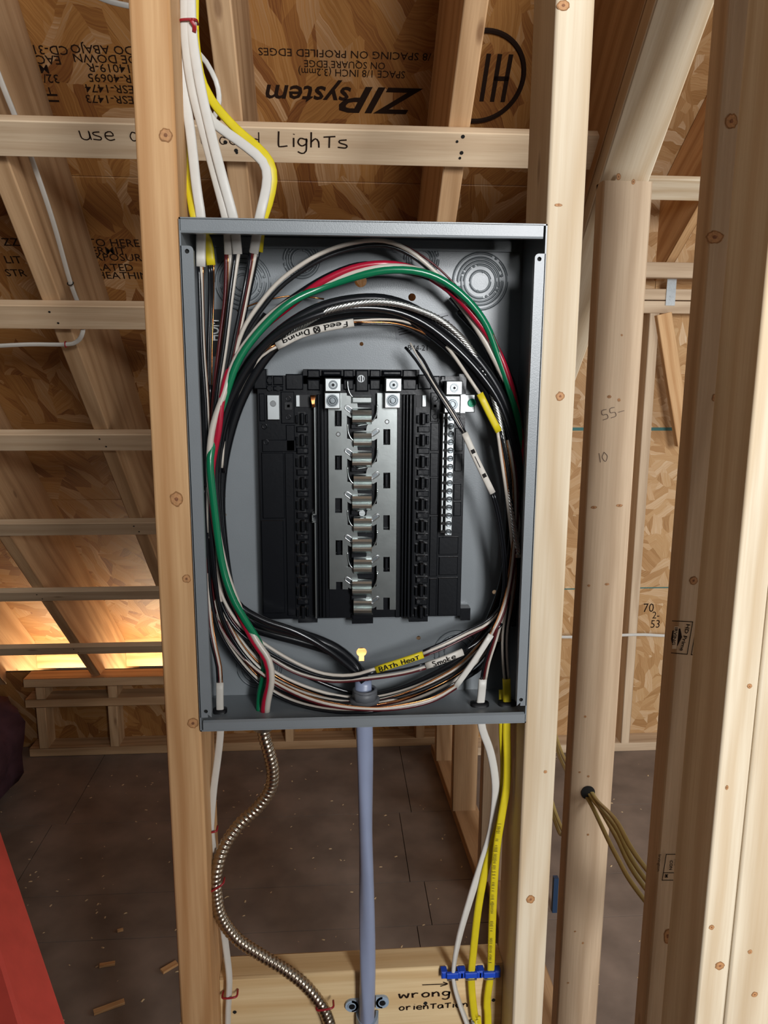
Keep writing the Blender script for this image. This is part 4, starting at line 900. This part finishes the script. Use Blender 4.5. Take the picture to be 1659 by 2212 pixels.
# --- labelled offcuts of jacket on the loop
def sleeve(name, path, w, h, mat, label, text=None, flip=False, size=.0058, ts=.5, parts=()):
    o = jacket(name, path, w, h, mat, label)
    if text:
        p = spline(pp(path), .002)
        if flip: p = p[::-1]
        V, Fc, Wd = strokes(text, .16); L = np.linalg.norm(np.diff(p, axis=0), axis=1).sum(); k = ts * L / Wd; out = []
        for (u, v) in V:
            c, t = rail(p, (u * k) / L + (1 - ts) / 2); up = np.cross(t, np.array([0, 1.0, 0])); up = -up / np.linalg.norm(up)
            if np.cross(t, up)[1] > 0: up = -up
            out.append(c + up * (v - .45) * size + np.array([0, -h / 2 - .0006, 0]))
        mesh('handwriting', (out, Fc), 'ink', o)
    return o
SD1 = sleeve('labelled_jacket', [(598, 748, .838), (650, 722, .836), (705, 707, .835), (764, 697, .835)], .0085, .005, 'j_grey', 'white jacket piece lettered upside down on the inner top of the loop', 'Feed X Dining', True, .0052, .84)
wire('conductor', [(764, 696, .835), (810, 696, .838), (860, 700, .842), (920, 722, .85), (980, 770, .86), (1020, 820, .862)], .0010, 'copper', SD1)
wire('conductor', [(764, 693, .836), (820, 690, .84), (870, 694, .846), (930, 715, .856)], .0013, 'w_white', SD1)
wire('conductor', [(764, 701, .836), (820, 700, .838), (870, 706, .842), (930, 735, .85)], .0013, 'w_black', SD1)
wire('conductor', [(600, 748, .838), (565, 770, .842), (530, 820, .85), (500, 890, .856), (482, 980, .858), (474, 1080, .864), (478, 1190, .868), (490, 1270, .87)], .0014, 'w_white', SD1)
wire('conductor', [(597, 744, .838), (562, 764, .842), (528, 812, .85), (498, 880, .856), (480, 970, .858)], .0010, 'copper', SD1)
SD2 = sleeve('labelled_jacket', [(812, 1447, .828), (862, 1431, .826), (914, 1414, .826)], .0085, .005, 'j_yellow', 'yellow jacket piece with black handwriting at the bottom of the loop', 'BATh HeaT', False, .0056, .86)
wire('conductor', [(914, 1411, .826), (960, 1392, .828), (1010, 1368, .834), (1056, 1345, .842), (1090, 1300, .848), (1110, 1200, .85), (1118, 1080, .85)], .0018, 'w_white', SD2)
wire('conductor', [(914, 1407, .827), (960, 1387, .83), (1010, 1362, .836), (1058, 1336, .844), (1092, 1290, .85), (1112, 1190, .852)], .0018, 'w_black', SD2)
wire('conductor', [(914, 1418, .827), (960, 1400, .83), (1012, 1374, .836), (1056, 1352, .844)], .0012, 'w_maroon', SD2)
wire('conductor', [(813, 1444, .828), (760, 1458, .832), (700, 1455, .834), (640, 1432, .836), (570, 1390, .84), (510, 1340, .844), (470, 1260, .846), (452, 1150, .846), (448, 1020, .846)], .0020, 'w_white', SD2)
wire('conductor', [(813, 1450, .828), (760, 1464, .832), (700, 1462, .834), (636, 1440, .836), (560, 1398, .84), (500, 1346, .844), (464, 1260, .846), (450, 1150, .846)], .0020, 'w_black', SD2)
SD3 = sleeve('labelled_jacket', [(920, 1438, .832), (950, 1428, .831), (1000, 1408, .834)], .0085, .005, 'j_grey', 'short white jacket piece with black handwriting beside the yellow one', 'Smoke', False, .0058, .62)
for k, (cm, dy) in enumerate((('w_black', -4), ('w_white', 3), ('w_maroon', 7))):
    wire('conductor', [(920, 1437 + dy, .833), (870, 1450 + dy, .834), (800, 1460 + dy, .836), (720, 1466 + dy, .838), (650, 1452 + dy, .84), (590, 1420 + dy, .842), (530, 1375, .846), (485, 1310, .85), (458, 1210, .852)], .0014, cm, SD3)
wire('conductor', [(1000, 1407, .834), (1040, 1380, .84), (1075, 1330, .846), (1100, 1250, .85), (1115, 1150, .852)], .0020, 'w_black', SD3)
SD4 = sleeve('jacket_piece', [(984, 1483, .826), (1024, 1428, .825), (1061, 1371, .826)], .0070, .0045, 'j_white', 'blank white jacket sleeve slanting at the lower right of the loop')
for k, (cm, dx) in enumerate((('w_white', 0), ('w_maroon', 4), ('copper', -4))):
    wire('conductor', [(1061 + dx, 1372, .826), (1085 + dx, 1320, .83), (1102 + dx, 1250, .834), (1112 + dx, 1150, .838), (1112 + dx, 1040, .842), (1098 + dx, 950, .846)], .0019 if cm != 'copper' else .0009, cm, SD4)
    wire('conductor', [(985, 1482 + dx, .826), (940, 1508 + dx, .814), (880, 1524 + dx, .809), (800, 1531 + dx * .6, .807), (700, 1518 + dx, .811), (610, 1482 + dx, .826), (530, 1425, .842), (470, 1340, .848), (450, 1230, .85)], .0019 if cm != 'copper' else .0009, cm, SD4)
SD5 = sleeve('jacket_piece', [(1036, 850, .832), (1055, 889, .832), (1077, 932, .834)], .0078, .005, 'j_yellow', 'blank yellow jacket sleeve at the right of the loop')
wire('conductor', [(1036, 851, .832), (1010, 812, .836), (985, 775, .842), (960, 742, .85), (935, 715, .858)], .0020, 'w_white', SD5)
for cm, dx in (('w_white', -2), ('copper', 3), ('w_black', 7)):
    wire('conductor', [(1076 + dx * .6, 931, .834), (1084 + dx, 985, .836), (1095 + dx, 1060, .836), (1106 + dx, 1150, .838), (1112 + dx, 1240, .84), (1100 + dx, 1330, .842), (1078 + dx, 1385, .846)], .0019 if cm != 'copper' else .0009, cm, SD5)
SD6 = sleeve('labelled_jacket', [(1003, 935, .822), (1030, 995, .822), (1064, 1065, .824)], .0070, .0042, 'j_grey', 'white jacket piece on the loose black leads beside the neutral bar', '1-1', False, .004, .55)
for k, (dx, cm) in enumerate(((-4, 'w_black'), (1, 'w_white'), (6, 'w_black'))):
    wire('conductor', [(884 + dx * 2.2, 738 + 3 * abs(dx), .848), (905 + dx * 1.6, 778, .842), (940 + dx, 836, .83), (975 + dx, 890, .824), (1004 + dx * .5, 938, .822)], .0015 if cm == 'w_black' else .0010, cm, SD6)
for dx, cm in ((-2, 'w_black'), (3, 'w_black')):
    wire('conductor', [(1063 + dx, 1063, .824), (1076 + dx, 1110, .826), (1088 + dx, 1190, .83), (1090 + dx, 1270, .834), (1074 + dx, 1340, .84), (1040 + dx, 1395, .846), (980, 1450, .85), (900, 1490, .85)], .0016, cm, SD6)

# --- cables leaving through the bottom
BWL = jacket('sheathed_cable', [(475, 1474, .84), (475, 1520, WYM), (476, 1580, WYM), (470, 1640, .842), (462, 1700, .842), (456, 1770, .842), (456, 1800, .842), (464, 1860, .845), (476, 1960, .85), (487, 2040, .846), (495, 2110, .842), (494, 2160, .842), (492, 2260, .842), (490, 2800, .842)], .0085, .005, 'j_grey',
             'dull white cable dropping along the left stud below the panel', twist=(0, 0, 0, .3, .9, 1.1, .6, 0, 0, 0))
for cm, dx in (('w_black', -4), ('w_white', 1), ('copper', 5), ('w_maroon', -1)):
    wire('conductor', [(475 + dx, 1478, .84), (473 + dx, 1440, .838), (464 + dx, 1400, .838), (455 + dx, 1350, .842), (450 + dx, 1280, .846), (448 + dx, 1180, .848), (446 + dx, 1050, .85)], .0019 if cm != 'copper' else .0009, cm, BWL)
BWR = jacket('sheathed_cable', [(1043, 1467, .838), (1040, 1500, .84), (1037, 1535, WYM), (1042, 1575, WYM), (1058, 1620, .84), (1068, 1670, .842), (1070, 1720, .844), (1062, 1790, .846), (1045, 1850, .846), (1016, 1940, .843), (993, 2020, .842), (980, 2090, .8445), (981, 2125, .8445), (992, 2165, .8445), (1014, 2225, .8445), (1024, 2260, .8445), (1030, 2800, .8445)], .0096, .005, 'j_white',
             'bluish white cable leaving the panel bottom and stapled leftmost on the blocking board', twist=(0, 0, 0, 0, .2, .6, 1.35, 1.3, .9, .3, 0, 0, 0, .3, .5), lobes=0)
for cm, dx in (('w_black', -5), ('w_maroon', 0), ('w_white', 5)):
    wire('conductor', [(1044 + dx, 1470, .838), (1052 + dx, 1430, .836), (1068 + dx, 1380, .836), (1084 + dx, 1320, .838), (1098 + dx, 1240, .842), (1108 + dx, 1150, .846), (1116 + dx, 1040, .85)], .0015, cm, BWR)
BYA = jacket('sheathed_cable', [(1094, 1466, .838), (1095, 1500, .84), (1095, 1540, WYM), (1094, 1580, WYM), (1096, 1640, .836), (1094, 1700, .834), (1084, 1760, .832), (1073, 1830, .831), (1067, 1910, .832), (1063, 2000, .836), (1060, 2095, .8445), (1056, 2130, .8445), (1052, 2170, .8445), (1054, 2260, .8445), (1050, 2800, .8445)], .0096, .005, 'j_yellow',
             'yellow cable with printed lettering, rightmost on the blocking board', lobes=2)
BYB = jacket('sheathed_cable', [(1086, 1490, .85), (1086, 1545, WYM + .004), (1086, 1590, WYM + .004), (1089, 1650, .846), (1087, 1710, .845), (1078, 1770, .845), (1062, 1830, .844), (1046, 1890, .842), (1032, 1970, .84), (1022, 2060, .842), (1018, 2105, .8445), (1020, 2150, .8445), (1026, 2200, .8445), (1034, 2260, .8445), (1038, 2800, .8445)], .0094, .005, 'j_yellow',
             'plain yellow cable stapled in the middle of the blue staples', lobes=2)
for cm, dx in (('w_white', -4), ('w_black', 0), ('w_white', 5)):
    wire('conductor', [(1094 + dx, 1470, .838), (1090 + dx, 1420, .836), (1090 + dx, 1370, .836), (1098 + dx, 1310, .84), (1108 + dx, 1230, .844), (1116 + dx, 1140, .848), (1122 + dx, 1030, .852)], .0016, cm, BYA)
# printed line along the yellow cable
pth = spline(pp([(1084, 1760, .8285), (1073, 1830, .8275), (1067, 1910, .8285), (1063, 2000, .8325), (1060, 2095, .841)]), .002)
rt = random.Random(2); V, Fc = [], []
for i in range(6, len(pth) - 6, 1):
    if rt.random() < .3: continue
    c = pth[i]; k = len(V); h = rt.uniform(.0012, .0022); w = rt.uniform(.0005, .0009)
    for a, b in ((-1, -1), (1, -1), (1, 1), (-1, 1)): V.append(c + np.array([a * h - .0005, -.0006, b * w * .5]))
    Fc.append((k, k + 1, k + 2, k + 3))
mesh('printed_lettering', (V, Fc), plain('olive_print', '#8a7d22', 0.6), BYA)

# --- cables in the partition and over the roof
HB = P(1270, 1712, 1.394)
hole = mesh('drilled_hole', cyl(HB + np.array([0, -.0009, 0]), (0, 1, 0), .0145, .0012, 22), 'dark', SB)
def c3(pts): return spline([np.array(p) for p in pts], .01)
for k, lab in enumerate(('uppermost shaded yellow cable through the hole in the drilled stud', 'second shaded yellow cable through the hole in the drilled stud', 'third shaded yellow cable through the hole in the drilled stud', 'lowest shaded yellow cable through the hole, hanging apart from the others')):
    dz = (.006, .002, -.002, -.008)[k]; dx = (.003, -.001, .004, -.005)[k]
    e1 = P(1330, (1772, 1788, 1806, 1846)[k], 1.2); e2 = P(1392, (1872, 1896, 1916, 1944)[k], 1.1)
    bk = [P(1180, 1540, 1.95), P(1204, 1622, 1.75), P(1224, 1668, 1.58)] if k < 2 else [P(1176, 1700, 1.75), P(1198, 1772, 1.66), P(1216, 1800, 1.56)]
    bk = [q + np.array([.006 * (k % 2), 0, .008 * (k % 2)]) for q in bk]
    tag(mesh('shaded_yellow_cable', sweep(c3(bk + [HB + np.array([-.02, .07, .004]), HB + np.array([dx, .02, dz]), HB + np.array([dx + .004, -.03, dz - .004]), e1, e2, e2 + np.array([.12, -.1, -.12])]), flat_prof(.0085, .0048), (0, -.5, 1)), 'j_yellow_shaded', None, True), lab, 'cable', 'shaded yellow cables through the drilled stud')
tag(mesh('far_cable', sweep(spline(pp([(1180, 1374, GY - .004), (1235, 1376, GY - .004), (1375, 1371, GY - .004), (1430, 1373, GY - .004), (1520, 1376, GY - .004)]), .02), flat_prof(.012, .006), (0, -1, 0)), 'j_white', None, True), 'white cable strung level along the far sheathed wall', 'cable')
rc = [PS(-30, 90, C_RAFT + .05), PS(8, 190, C_RAFT + .05), PS(60, 320, C_RAFT + .05), PS(112, 470, C_RAFT + .05), PS(152, 610, C_RAFT + .05), PS(176, 675, C_RAFT + .03), PS(179, 716, C_RAFT - .02), PS(166, 738, C_STRAP - .0), PS(140, 744, C_STRAP - .004), PS(60, 744, C_STRAP - .01), PS(-40, 749, C_STRAP - .01)]
RC = tag(mesh('roof_cable', sweep(spline(rc, .01), flat_prof(.0095, .0055), tuple(N_DN)), 'j_grey', None, True), 'white cable stapled down the rafter and turning left under the second strapping board', 'cable')
mesh('cable_staple', join(torus(PS(152, 612, C_RAFT + .046), A_DN, .006, .0012, 14, 6)), 'dark', RC, True); mesh('cable_staple', join(torus(PS(142, 744, C_STRAP - .004), (1, 0, 0), .006, .0014, 14, 6)), 'red_plastic', RC, True)
tag(mesh('roof_cable', sweep(spline([PS(-420, -150, C_RAFT), PS(-80, -70, C_RAFT), PS(90, -38, C_RAFT), PS(190, -14, C_RAFT), PS(240, 4, C_RAFT), PS(300, 18, C_RAFT), PS(370, 40, C_RAFT)], .01), flat_prof(.008, .005), tuple(N_DN)), 'j_white', None, True), 'short bit of white cable at the very top left of the photo', 'cable')

# ================================================================== staples, clamp, handwriting, knots, floor things
# blue staples on the blocking board
for x, lab, dy in ((978, 'blue cable staple holding the bluish white cable', 1), (1018, 'blue cable staple holding the middle yellow cable', 0), (1058, 'blue cable staple holding the right yellow cable', -1)):
    y = 2109 + dy; e = empty('cable_staple', P(x, y + 5, BY), lab, 'staple', 'blue cable staples in a row')
    mesh('bridge', join(pbox(x - 13, y - 6, x + 13, y + 6, BY - .0135, BY - .0095, .001)), 'blue', e)
    for s in (-1, 1):
        a, b = sorted((x + s * 11.5, x + s * 24)); mesh('saddle_leg', join(pbox(a, y - 9, b, y + 6, BY - .0105, BY, .0015)), 'blue', e)
    mesh('steel_crown', pbox(x - 12, y + 6.5, x + 12, y + 9, BY - .0105, BY - .0085), 'steel', e)
# two-hole strap on the service cable
e = empty('cable_strap', P(793, 2190, BY), 'grey two-hole strap screwed over the service cable at the bottom', 'clamp')
cpt = P(793, 2192, BY); arc = [np.array([cpt[0] + .0125 * math.cos(t) * 1.02, BY - .0018 - .0225 * max(0, math.sin(t)), cpt[2]]) for t in np.linspace(math.pi, 0, 22)]
mesh('saddle', sweep(arc, [(-.0018, -.0075), (.0018, -.0075), (.0018, .0075), (-.0018, .0075)], (0, 0, 1)), 'clamp', e)
for sx, yy in ((-1, 2174), (1, 2166)):
    c = P(793 + sx * 33, yy, BY - .004)
    mesh('ear', join(cyl((c[0], BY - .004, c[2]), (0, 1, 0), .0085, .004, 20), box(min(c[0], cpt[0] + sx * .011), max(c[0], cpt[0] + sx * .011), BY - .004, BY, c[2] - .0085, c[2] + .0085)), 'clamp', e)
    s = mesh('screw', join(cyl((c[0], BY - .0052, c[2]), (0, 1, 0), .0036, .0014, 14)), 'plastic_dk', e)
    mesh('screw_rim', torus((c[0], BY - .0045, c[2]), (0, 1, 0), .0048, .0008, 18, 6), 'clamp', e)
# red staples
def red_staple(px, py, Y, w, h, ang, lab, leg=.010):
    c = P(px, py, Y); th = math.radians(ang); ex = np.array([math.cos(th), 0, math.sin(th)])
    o = tag(mesh('red_staple', sweep(spline([c - ex * w / 2 + np.array([0, leg, 0]), c - ex * w / 2, c - ex * w / 4 + np.array([0, -h, 0]), c + ex * w / 4 + np.array([0, -h, 0]), c + ex * w / 2, c + ex * w / 2 + np.array([0, leg, 0])], .002), circle(.0013, 8), (0.1, 0.2, 1)), 'red_plastic', None, True), lab, 'staple', 'red insulated staples')
    return o
red_staple(456, 1797, .838, .013, .001, 10, 'red staple on the dull white cable just below the panel')
red_staple(467, 1917, .822, .020, .002, 32, 'red staple holding the armoured cable at its leftmost bend')
red_staple(496, 2153, .840, .018, .002, 4, 'red staple on the dull white cable over the blocking board')
red_staple(702, 2178, .830, .021, .002, 8, 'red staple on the armoured cable beside the grey strap')
e = red_staple(406, 44, .846, .016, .002, 4, 'red staple round the top cables beside the left stud'); mesh('tail', sweep(spline(pp([(412, 42, .842), (420, 56, .843), (419, 70, .846)]), .002), flat_prof(.004, .0015)), 'red_plastic', e, True)

# handwriting and print
def on_roof(px, py, c=C_STRAP): return PS(px, py, c)
upS = np.array([0, -S2, S2]); exS = np.array([1.0, 0, 0])
writing('handwriting', 'use', on_roof(176, 301), exS, upS, .026, 'ink_brown', STR[0], .075, .0008, 1.15)
writing('handwriting', 'c', on_roof(283, 304), exS, upS, .026, 'ink_brown', STR[0], .075, .0008)
writing('handwriting', 'rece', on_roof(434, 310), exS, upS, .022, 'ink_brown', STR[0], .075, .0008, 1.1)
writing('handwriting', 'd', on_roof(546, 314), exS, upS, .024, 'ink_brown', STR[0], .075, .0008)
writing('handwriting', 'LighTs', on_roof(602, 316), exS, upS, .027, 'ink_brown', STR[0], .085, .0008, 1.25)
X1, Z1 = np.array([1.0, 0, 0]), np.array([0, 0, 1.0])
writing('handwriting', 'wrong', P(862, 2156, BY), X1, Z1, .0115, 'ink_brown', BL, .13, .0007, 1.75)
writing('handwriting', 'orienTaTion', P(862, 2182, BY), X1, Z1, .0095, 'ink_brown', BL, .14, .0007, 1.45)
writing('handwriting', '>', P(948, 2130, BY), X1, Z1, .010, 'ink_brown', BL, .12, .0007, 1.8)
# note up the shaded side of the pale stud
yA = 0.2184
def on_A(px, py): return PX(px, py, yA)
a0 = on_A(1118, 2000)
writing('handwriting', 'To main from Sink', np.array([yA, D + .030, a0[2]]), (0, 0, 1), (0, -1, 0), .020, 'ink_brown', SA, .12, .0007, 1.42)
writing('pencil_mark', '55-', P(1302, 908, 1.396), np.array([.97, 0, .25]), np.array([-.25, 0, .97]), .018, 'pencil', SB, .06, .0007, 1.3)
writing('pencil_mark', '10', P(1292, 1000, 1.396), np.array([.97, 0, .2]), np.array([-.2, 0, .97]), .018, 'pencil', SB, .06, .0007, 1.2)
# grade stamps on the stud behind the doubled stud (read downward)
exD, eyD = np.array([0, 0, -1.0]), np.array([1.0, 0, 0]); YC_ = 0.990
def st(px, py): q = P(px, py, YC_); return q
o0 = st(1450, 1341)
def rel(px, py): q = st(px, py); return (o0[2] - q[2], q[0] - o0[0])
mesh('grade_stamp', lines([[rel(1452, 1341), rel(1496, 1343), rel(1484, 1413), rel(1450, 1410)], [rel(1505, 1343), rel(1493, 1414), rel(1506, 1415)]], .0011, o0, exD, eyD), 'ink_brown', SC_)
printed('grade_stamp', 'HD Prime', st(1483, 1347), exD * .985 + eyD * -.17, eyD * .985 + exD * .17, .0076, 'ink_brown', SC_, .0007, 1.28, 0, .02)
dm = [rel(1452, 1362), rel(1469, 1357), rel(1473, 1376), rel(1463, 1395), rel(1453, 1397), rel(1449, 1380)]
mesh('grade_stamp', ([o0 + exD * a + eyD * b + np.array([0, -.0006, 0]) for a, b in dm], [tuple(range(6))]), 'ink_brown', SC_)
dm = [rel(1456, 1353), rel(1466, 1353), rel(1461, 1401), rel(1451, 1401)]
mesh('grade_stamp', ([o0 + exD * a + eyD * b + np.array([0, -.0009, 0]) for a, b in dm], [(0, 1, 2, 3)]), 'stud', SC_)
printed('grade_stamp', 'IRVING', st(1457.5, 1354), exD * .99 + eyD * -.10, eyD * .99 + exD * .10, .0064, 'ink_brown', SC_, .0013, 1.28, 0, .015)
o0 = st(1435, 1844)
mesh('grade_stamp', lines([[rel(1466, 1845), rel(1439, 1845), rel(1430, 1901), rel(1461, 1901)], [rel(1433, 1885), rel(1462, 1885)]], .0010, o0, exD, eyD), 'ink_brown', SC_)
printed('grade_stamp', 'Irvington', st(1422, 1845), exD, eyD, .0066, 'ink_brown', SC_, .0007, 1.2)
printed('grade_stamp', 'CON', st(1447, 1858), exD, eyD, .0064, 'ink_brown', SC_, .0007, 1.1, 0, .015); printed('grade_stamp', 'STUD', st(1457, 1855), exD, eyD, .0050, 'ink_brown', SC_, .0007, .9)
printed('grade_stamp', 'M', st(1436, 1888), exD, eyD, .0075, 'ink_brown', SC_, .0007, 1, 0, .01)
# printing on the roof sheathing, upside down as it hangs
exR, eyR = np.array([-1.0, 0, 0]), np.array([0, S2, -S2])
def rp(text, px, py, size, stretch=1.0, bold=0.0, shear=0.0, align='CENTER'): return printed('panel_print', text, PS(px, py, C_SHEATH), exR, eyR, size, 'ink_brown', ce, .0008, stretch, shear, bold, align)
rp('SPACE 1/8 INCH (3.2mm)', 760, 150, .020, .98); rp('ON SQUARE EDGE', 745, 132, .019, 1.0); rp('1/8 SPACING ON PROFILED EDGES', 752, 109, .020, 1.12)
rp('ZIP', 832, 190, .074, 1.42, .018, .35); rp('system', 668, 186, .056, 1.10, .016, .25)
c = PS(1050, 160, C_SHEATH); cc_ = PS(1078, 172, C_SHEATH); c = PS(1036, 168, C_SHEATH)
mesh('round_emblem', torus(c + N_DN * .0004, N_DN, .088, .005, 60, 6), 'ink_brown', ce)
mesh('round_emblem', lines([[(-.055 + .022 * k, -.042), (-.055 + .022 * k, .042)] for k in range(6)] + [[(-.055, 0), (-.033, 0)], [(.011, .04), (.033, .04)]], .009, c, exR, eyR, .0008), 'ink_brown', ce)
rp('MAR', 531, 164, .016); rp('M', 534, 133, .016); rp('E', 534, 112, .018)
for t, y in (('LADO ABAJO', 98), ('SIDE DOWN', 118), ('14019-R', 138), ('R-40695', 160), ('ESR-1474', 183), ('ESR-1473', 206)): rp(t, 235, y, .0225, 1.1, .004)
for t, x, y in (('CD-31', 105, 98), ('EACH', 92, 119), ('MIL', 82, 139), ('32/16', 94, 160), ('T3', 98, 188)): rp(t, x, y, .0235, 1.05, .006)
mesh('panel_print', lines([[(0, 0), (.16, 0)], [(0, .012), (.16, .012)]], .004, PS(122, 205, C_SHEATH), -exR * -1, eyR), 'ink_brown', ce)
def ru(text, px, py, size): return printed('panel_print', text, PS(px, py, C_SHEATH), np.array([1.0, 0, 0]), np.array([0, -S2, S2]), size, 'ink_brown', ce, .0008, 1.0, 0, .004)
for t, x, y in (('-TO HERE', 182, 531), ('PERMIT', 184, 548), ('EXPOSURE', 190, 562), ('RATED', 206, 584), ('SHEATHING', 198, 601), ('ZZ', 8, 530), ('LIT', 12, 568), ('STR', 14, 596)): ru(t, x, y, .030)
# marks on the far sheathing
for t, x, y, s in (('70', 1388, 1322, .055), ('2-', 1408, 1336, .045), ('53', 1404, 1356, .05)): printed('panel_print', t, P(x, y, RW), X1, Z1, s, 'ink_brown', wr, .0008, .9)

# knots and nail marks seen on the lumber
for (px, py, w, h) in ((358, 292, .013, .013), (381, 1078, .013, .016), (403, 1250, .009, .009), (417, 1562, .012, .012)): knot(SL, P(px, py, D), (0, -1, 0), Z1, w, h)
for (px, py, w, h) in ((1210, 856, .009, .010), (1206, 443, .008, .003), (1146, 1942, .010, .011), (1217, 12, .012, .010), (1178, 1667, .004, .004)): knot(SA, P(px, py, D), (0, -1, 0), Z1, w, h)
for (px, py, w, h) in ((1619, 1482, .006, .006), (1555, 2086, .012, .012), (1537, 2003, .007, .007), (1570, 1701, .004, .006)): knot(SE, P(px, py, D), (0, -1, 0), Z1, w, h)
for (px, py, w, h) in ((1630, 2148, .008, .008), (1620, 2056, .006, .006)): knot(SF, P(px, py, D), (0, -1, 0), Z1, w, h)
for (px, py, w, h) in ((1580, 262, .016, .018), (1544, 512, .024, .016), (1545, 859, .009, .011), (1498, 1254, .012, .012), (1442, 2022, .012, .026)): knot(SC_, P(px, py, .990), (0, -1, 0), Z1, w, h)
for (px, py, w, h) in ((1336, 382, .008, .012), (1368, 393, .007, .009), (1316, 857, .008, .006), (1337, 864, .006, .006), (1343, 724, .004, .004), (1283, 1096, .012, .006), (1338, 1092, .012, .006), (1272, 1265, .006, .005), (1311, 1262, .009, .005), (1264, 1548, .005, .005), (1252, 1668, .005, .004), (1271, 1677, .005, .005), (1270, 1803, .005, .005), (1242, 2012, .005, .004), (1259, 2037, .005, .005), (1227, 2123, .005, .004)): knot(SB, P(px, py, 1.396), (0, -1, 0), Z1, w, h)
for (px, py) in ((1000, 295), (997, 330), (487, 307), (510, 325)): nail(STR[0], PS(px, py, C_STRAP), N_DN, .0035)
for (px, py) in ((1066, 2160), (507, 2186), (919, 2167)): knot(BL, P(px, py, BY), (0, -1, 0), Z1, .005, .005, 'dark')

# red ladder rail leaning at the lower left
def ladder_rail():
    p0 = P(-172, 1700, .86); p1 = P(2, 2330, .62)
    z = (p0 - p1) / np.linalg.norm(p0 - p1); x = np.array([0.86, 0.0, 0.5]); x -= x.dot(z) * z; x /= np.linalg.norm(x); y = np.cross(z, x)
    if y[1] > 0: y = -y
    prof = [(.030, 0), (.033, .003), (.033, .062), (.028, .062), (.028, .006), (-.028, .006), (-.028, .030), (-.033, .030), (-.033, .003), (-.030, 0)]
    m = len(prof); V = [p + x * a - y * b * -1 * -1 for p in (p1 - z * .5, p0 + z * .15) for a, b in prof]
    return V, [(j, (j + 1) % m, m + (j + 1) % m, m + j) for j in range(m)] + [tuple(range(m)), tuple(range(2 * m - 1, m - 1, -1))]
LR = tag(mesh('ladder_rail', ladder_rail(), 'ladder'), 'red fibreglass ladder rail leaning in at the lower left corner', 'ladder')
# rolled insulation in the dark at the left of the knee wall
rs = random.Random(8)
def lump(c, rx, ry, rz, seed, n=26, m=18):
    r_ = random.Random(seed); ph = [r_.uniform(0, 6.28) for _ in range(8)]; V = []
    for i in range(m + 1):
        for j in range(n):
            a, b = math.pi * i / m, 2 * math.pi * j / n; k = 1 + .07 * math.sin(5 * b + ph[0] + 2 * a) + .06 * math.sin(7 * a + ph[1] + 3 * b) + .04 * math.sin(11 * b + ph[2])
            se = lambda v: math.copysign(abs(v) ** .7, v)
            V.append((c[0] + rx * k * se(math.sin(a)) * se(math.cos(b)), c[1] + ry * k * se(math.sin(a)) * se(math.sin(b)), max(.0, c[2] + rz * k * se(math.cos(a)))))
    return V, [(i * n + j, i * n + (j + 1) % n, (i + 1) * n + (j + 1) % n, (i + 1) * n + j) for i in range(m) for j in range(n)]
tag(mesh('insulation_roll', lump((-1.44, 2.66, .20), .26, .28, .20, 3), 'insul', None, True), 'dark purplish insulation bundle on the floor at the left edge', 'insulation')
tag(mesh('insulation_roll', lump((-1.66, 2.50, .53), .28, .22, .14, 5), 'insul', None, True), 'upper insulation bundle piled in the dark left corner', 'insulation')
# scraps on the floor
rs = random.Random(12); V, Fc = [], []
for i in range(420):
    x, y = rs.uniform(-1.3, 1.3), rs.uniform(1.1, 2.95); s = rs.uniform(.0015, .006); a = rs.uniform(0, 3.14); k = len(V)
    for dx, dy, dz in ((-1, -.5, 0), (1, -.4, 0), (.8, .5, 0), (-.9, .4, 0), (0, 0, .7)): V.append((x + s * (dx * math.cos(a) - dy * math.sin(a)), y + s * (dx * math.sin(a) + dy * math.cos(a)), .0003 + dz * s * .6))
    Fc += [(k, k + 1, k + 4), (k + 1, k + 2, k + 4), (k + 2, k + 3, k + 4), (k + 3, k, k + 4)]
tag(mesh('sawdust', (V, Fc), 'sawdust'), 'pale sawdust and small chips scattered over the subfloor', 'sawdust', kind='stuff')
def chip(px, py, L, w, ang, lab):
    c = PZ(px, py, 0); th = math.radians(ang); d = np.array([math.cos(th), math.sin(th), 0]) * L / 2
    lumber('wood_scrap', c - d + np.array([0, 0, .004]), c + d + np.array([0, 0, .004]), (-d[1], d[0], 0), w, .007, 'stud_warm', lab, 'scrap', 'wood scraps on the floor', r=.0012)
chip(236, 2178, .075, .016, 24, 'long splintered wood scrap on the floor left of the left stud'); chip(232, 2086, .04, .012, 10, 'small wood scrap on the floor, above the long splintered one'); chip(366, 2092, .045, .018, 40, 'wood scrap on the floor touching the left stud')
chip(260, 2012, .016, .008, 20, 'tiny pale wood chip on the floor left of the left stud')
# things glimpsed between the right studs
b0 = PZ(1200, 1972, 0); tag(mesh('blue_strip', box(P(1195, 1940, b0[1])[0], P(1205, 1940, b0[1])[0], b0[1], b0[1] + .015, 0.0, P(1200, 1898, b0[1])[2]), 'blue_tape'), 'narrow navy blue strip standing between the right stud and the drilled stud', 'strip')
lumber('thin_stick', PZ(1196, 2185, 0) + np.array([0, 0, .003]), P(1178, 2100, 1.75), (1, 0, 0), .008, .006, 'stud', 'thin pale stick leaning low behind the pale right stud', 'stick')
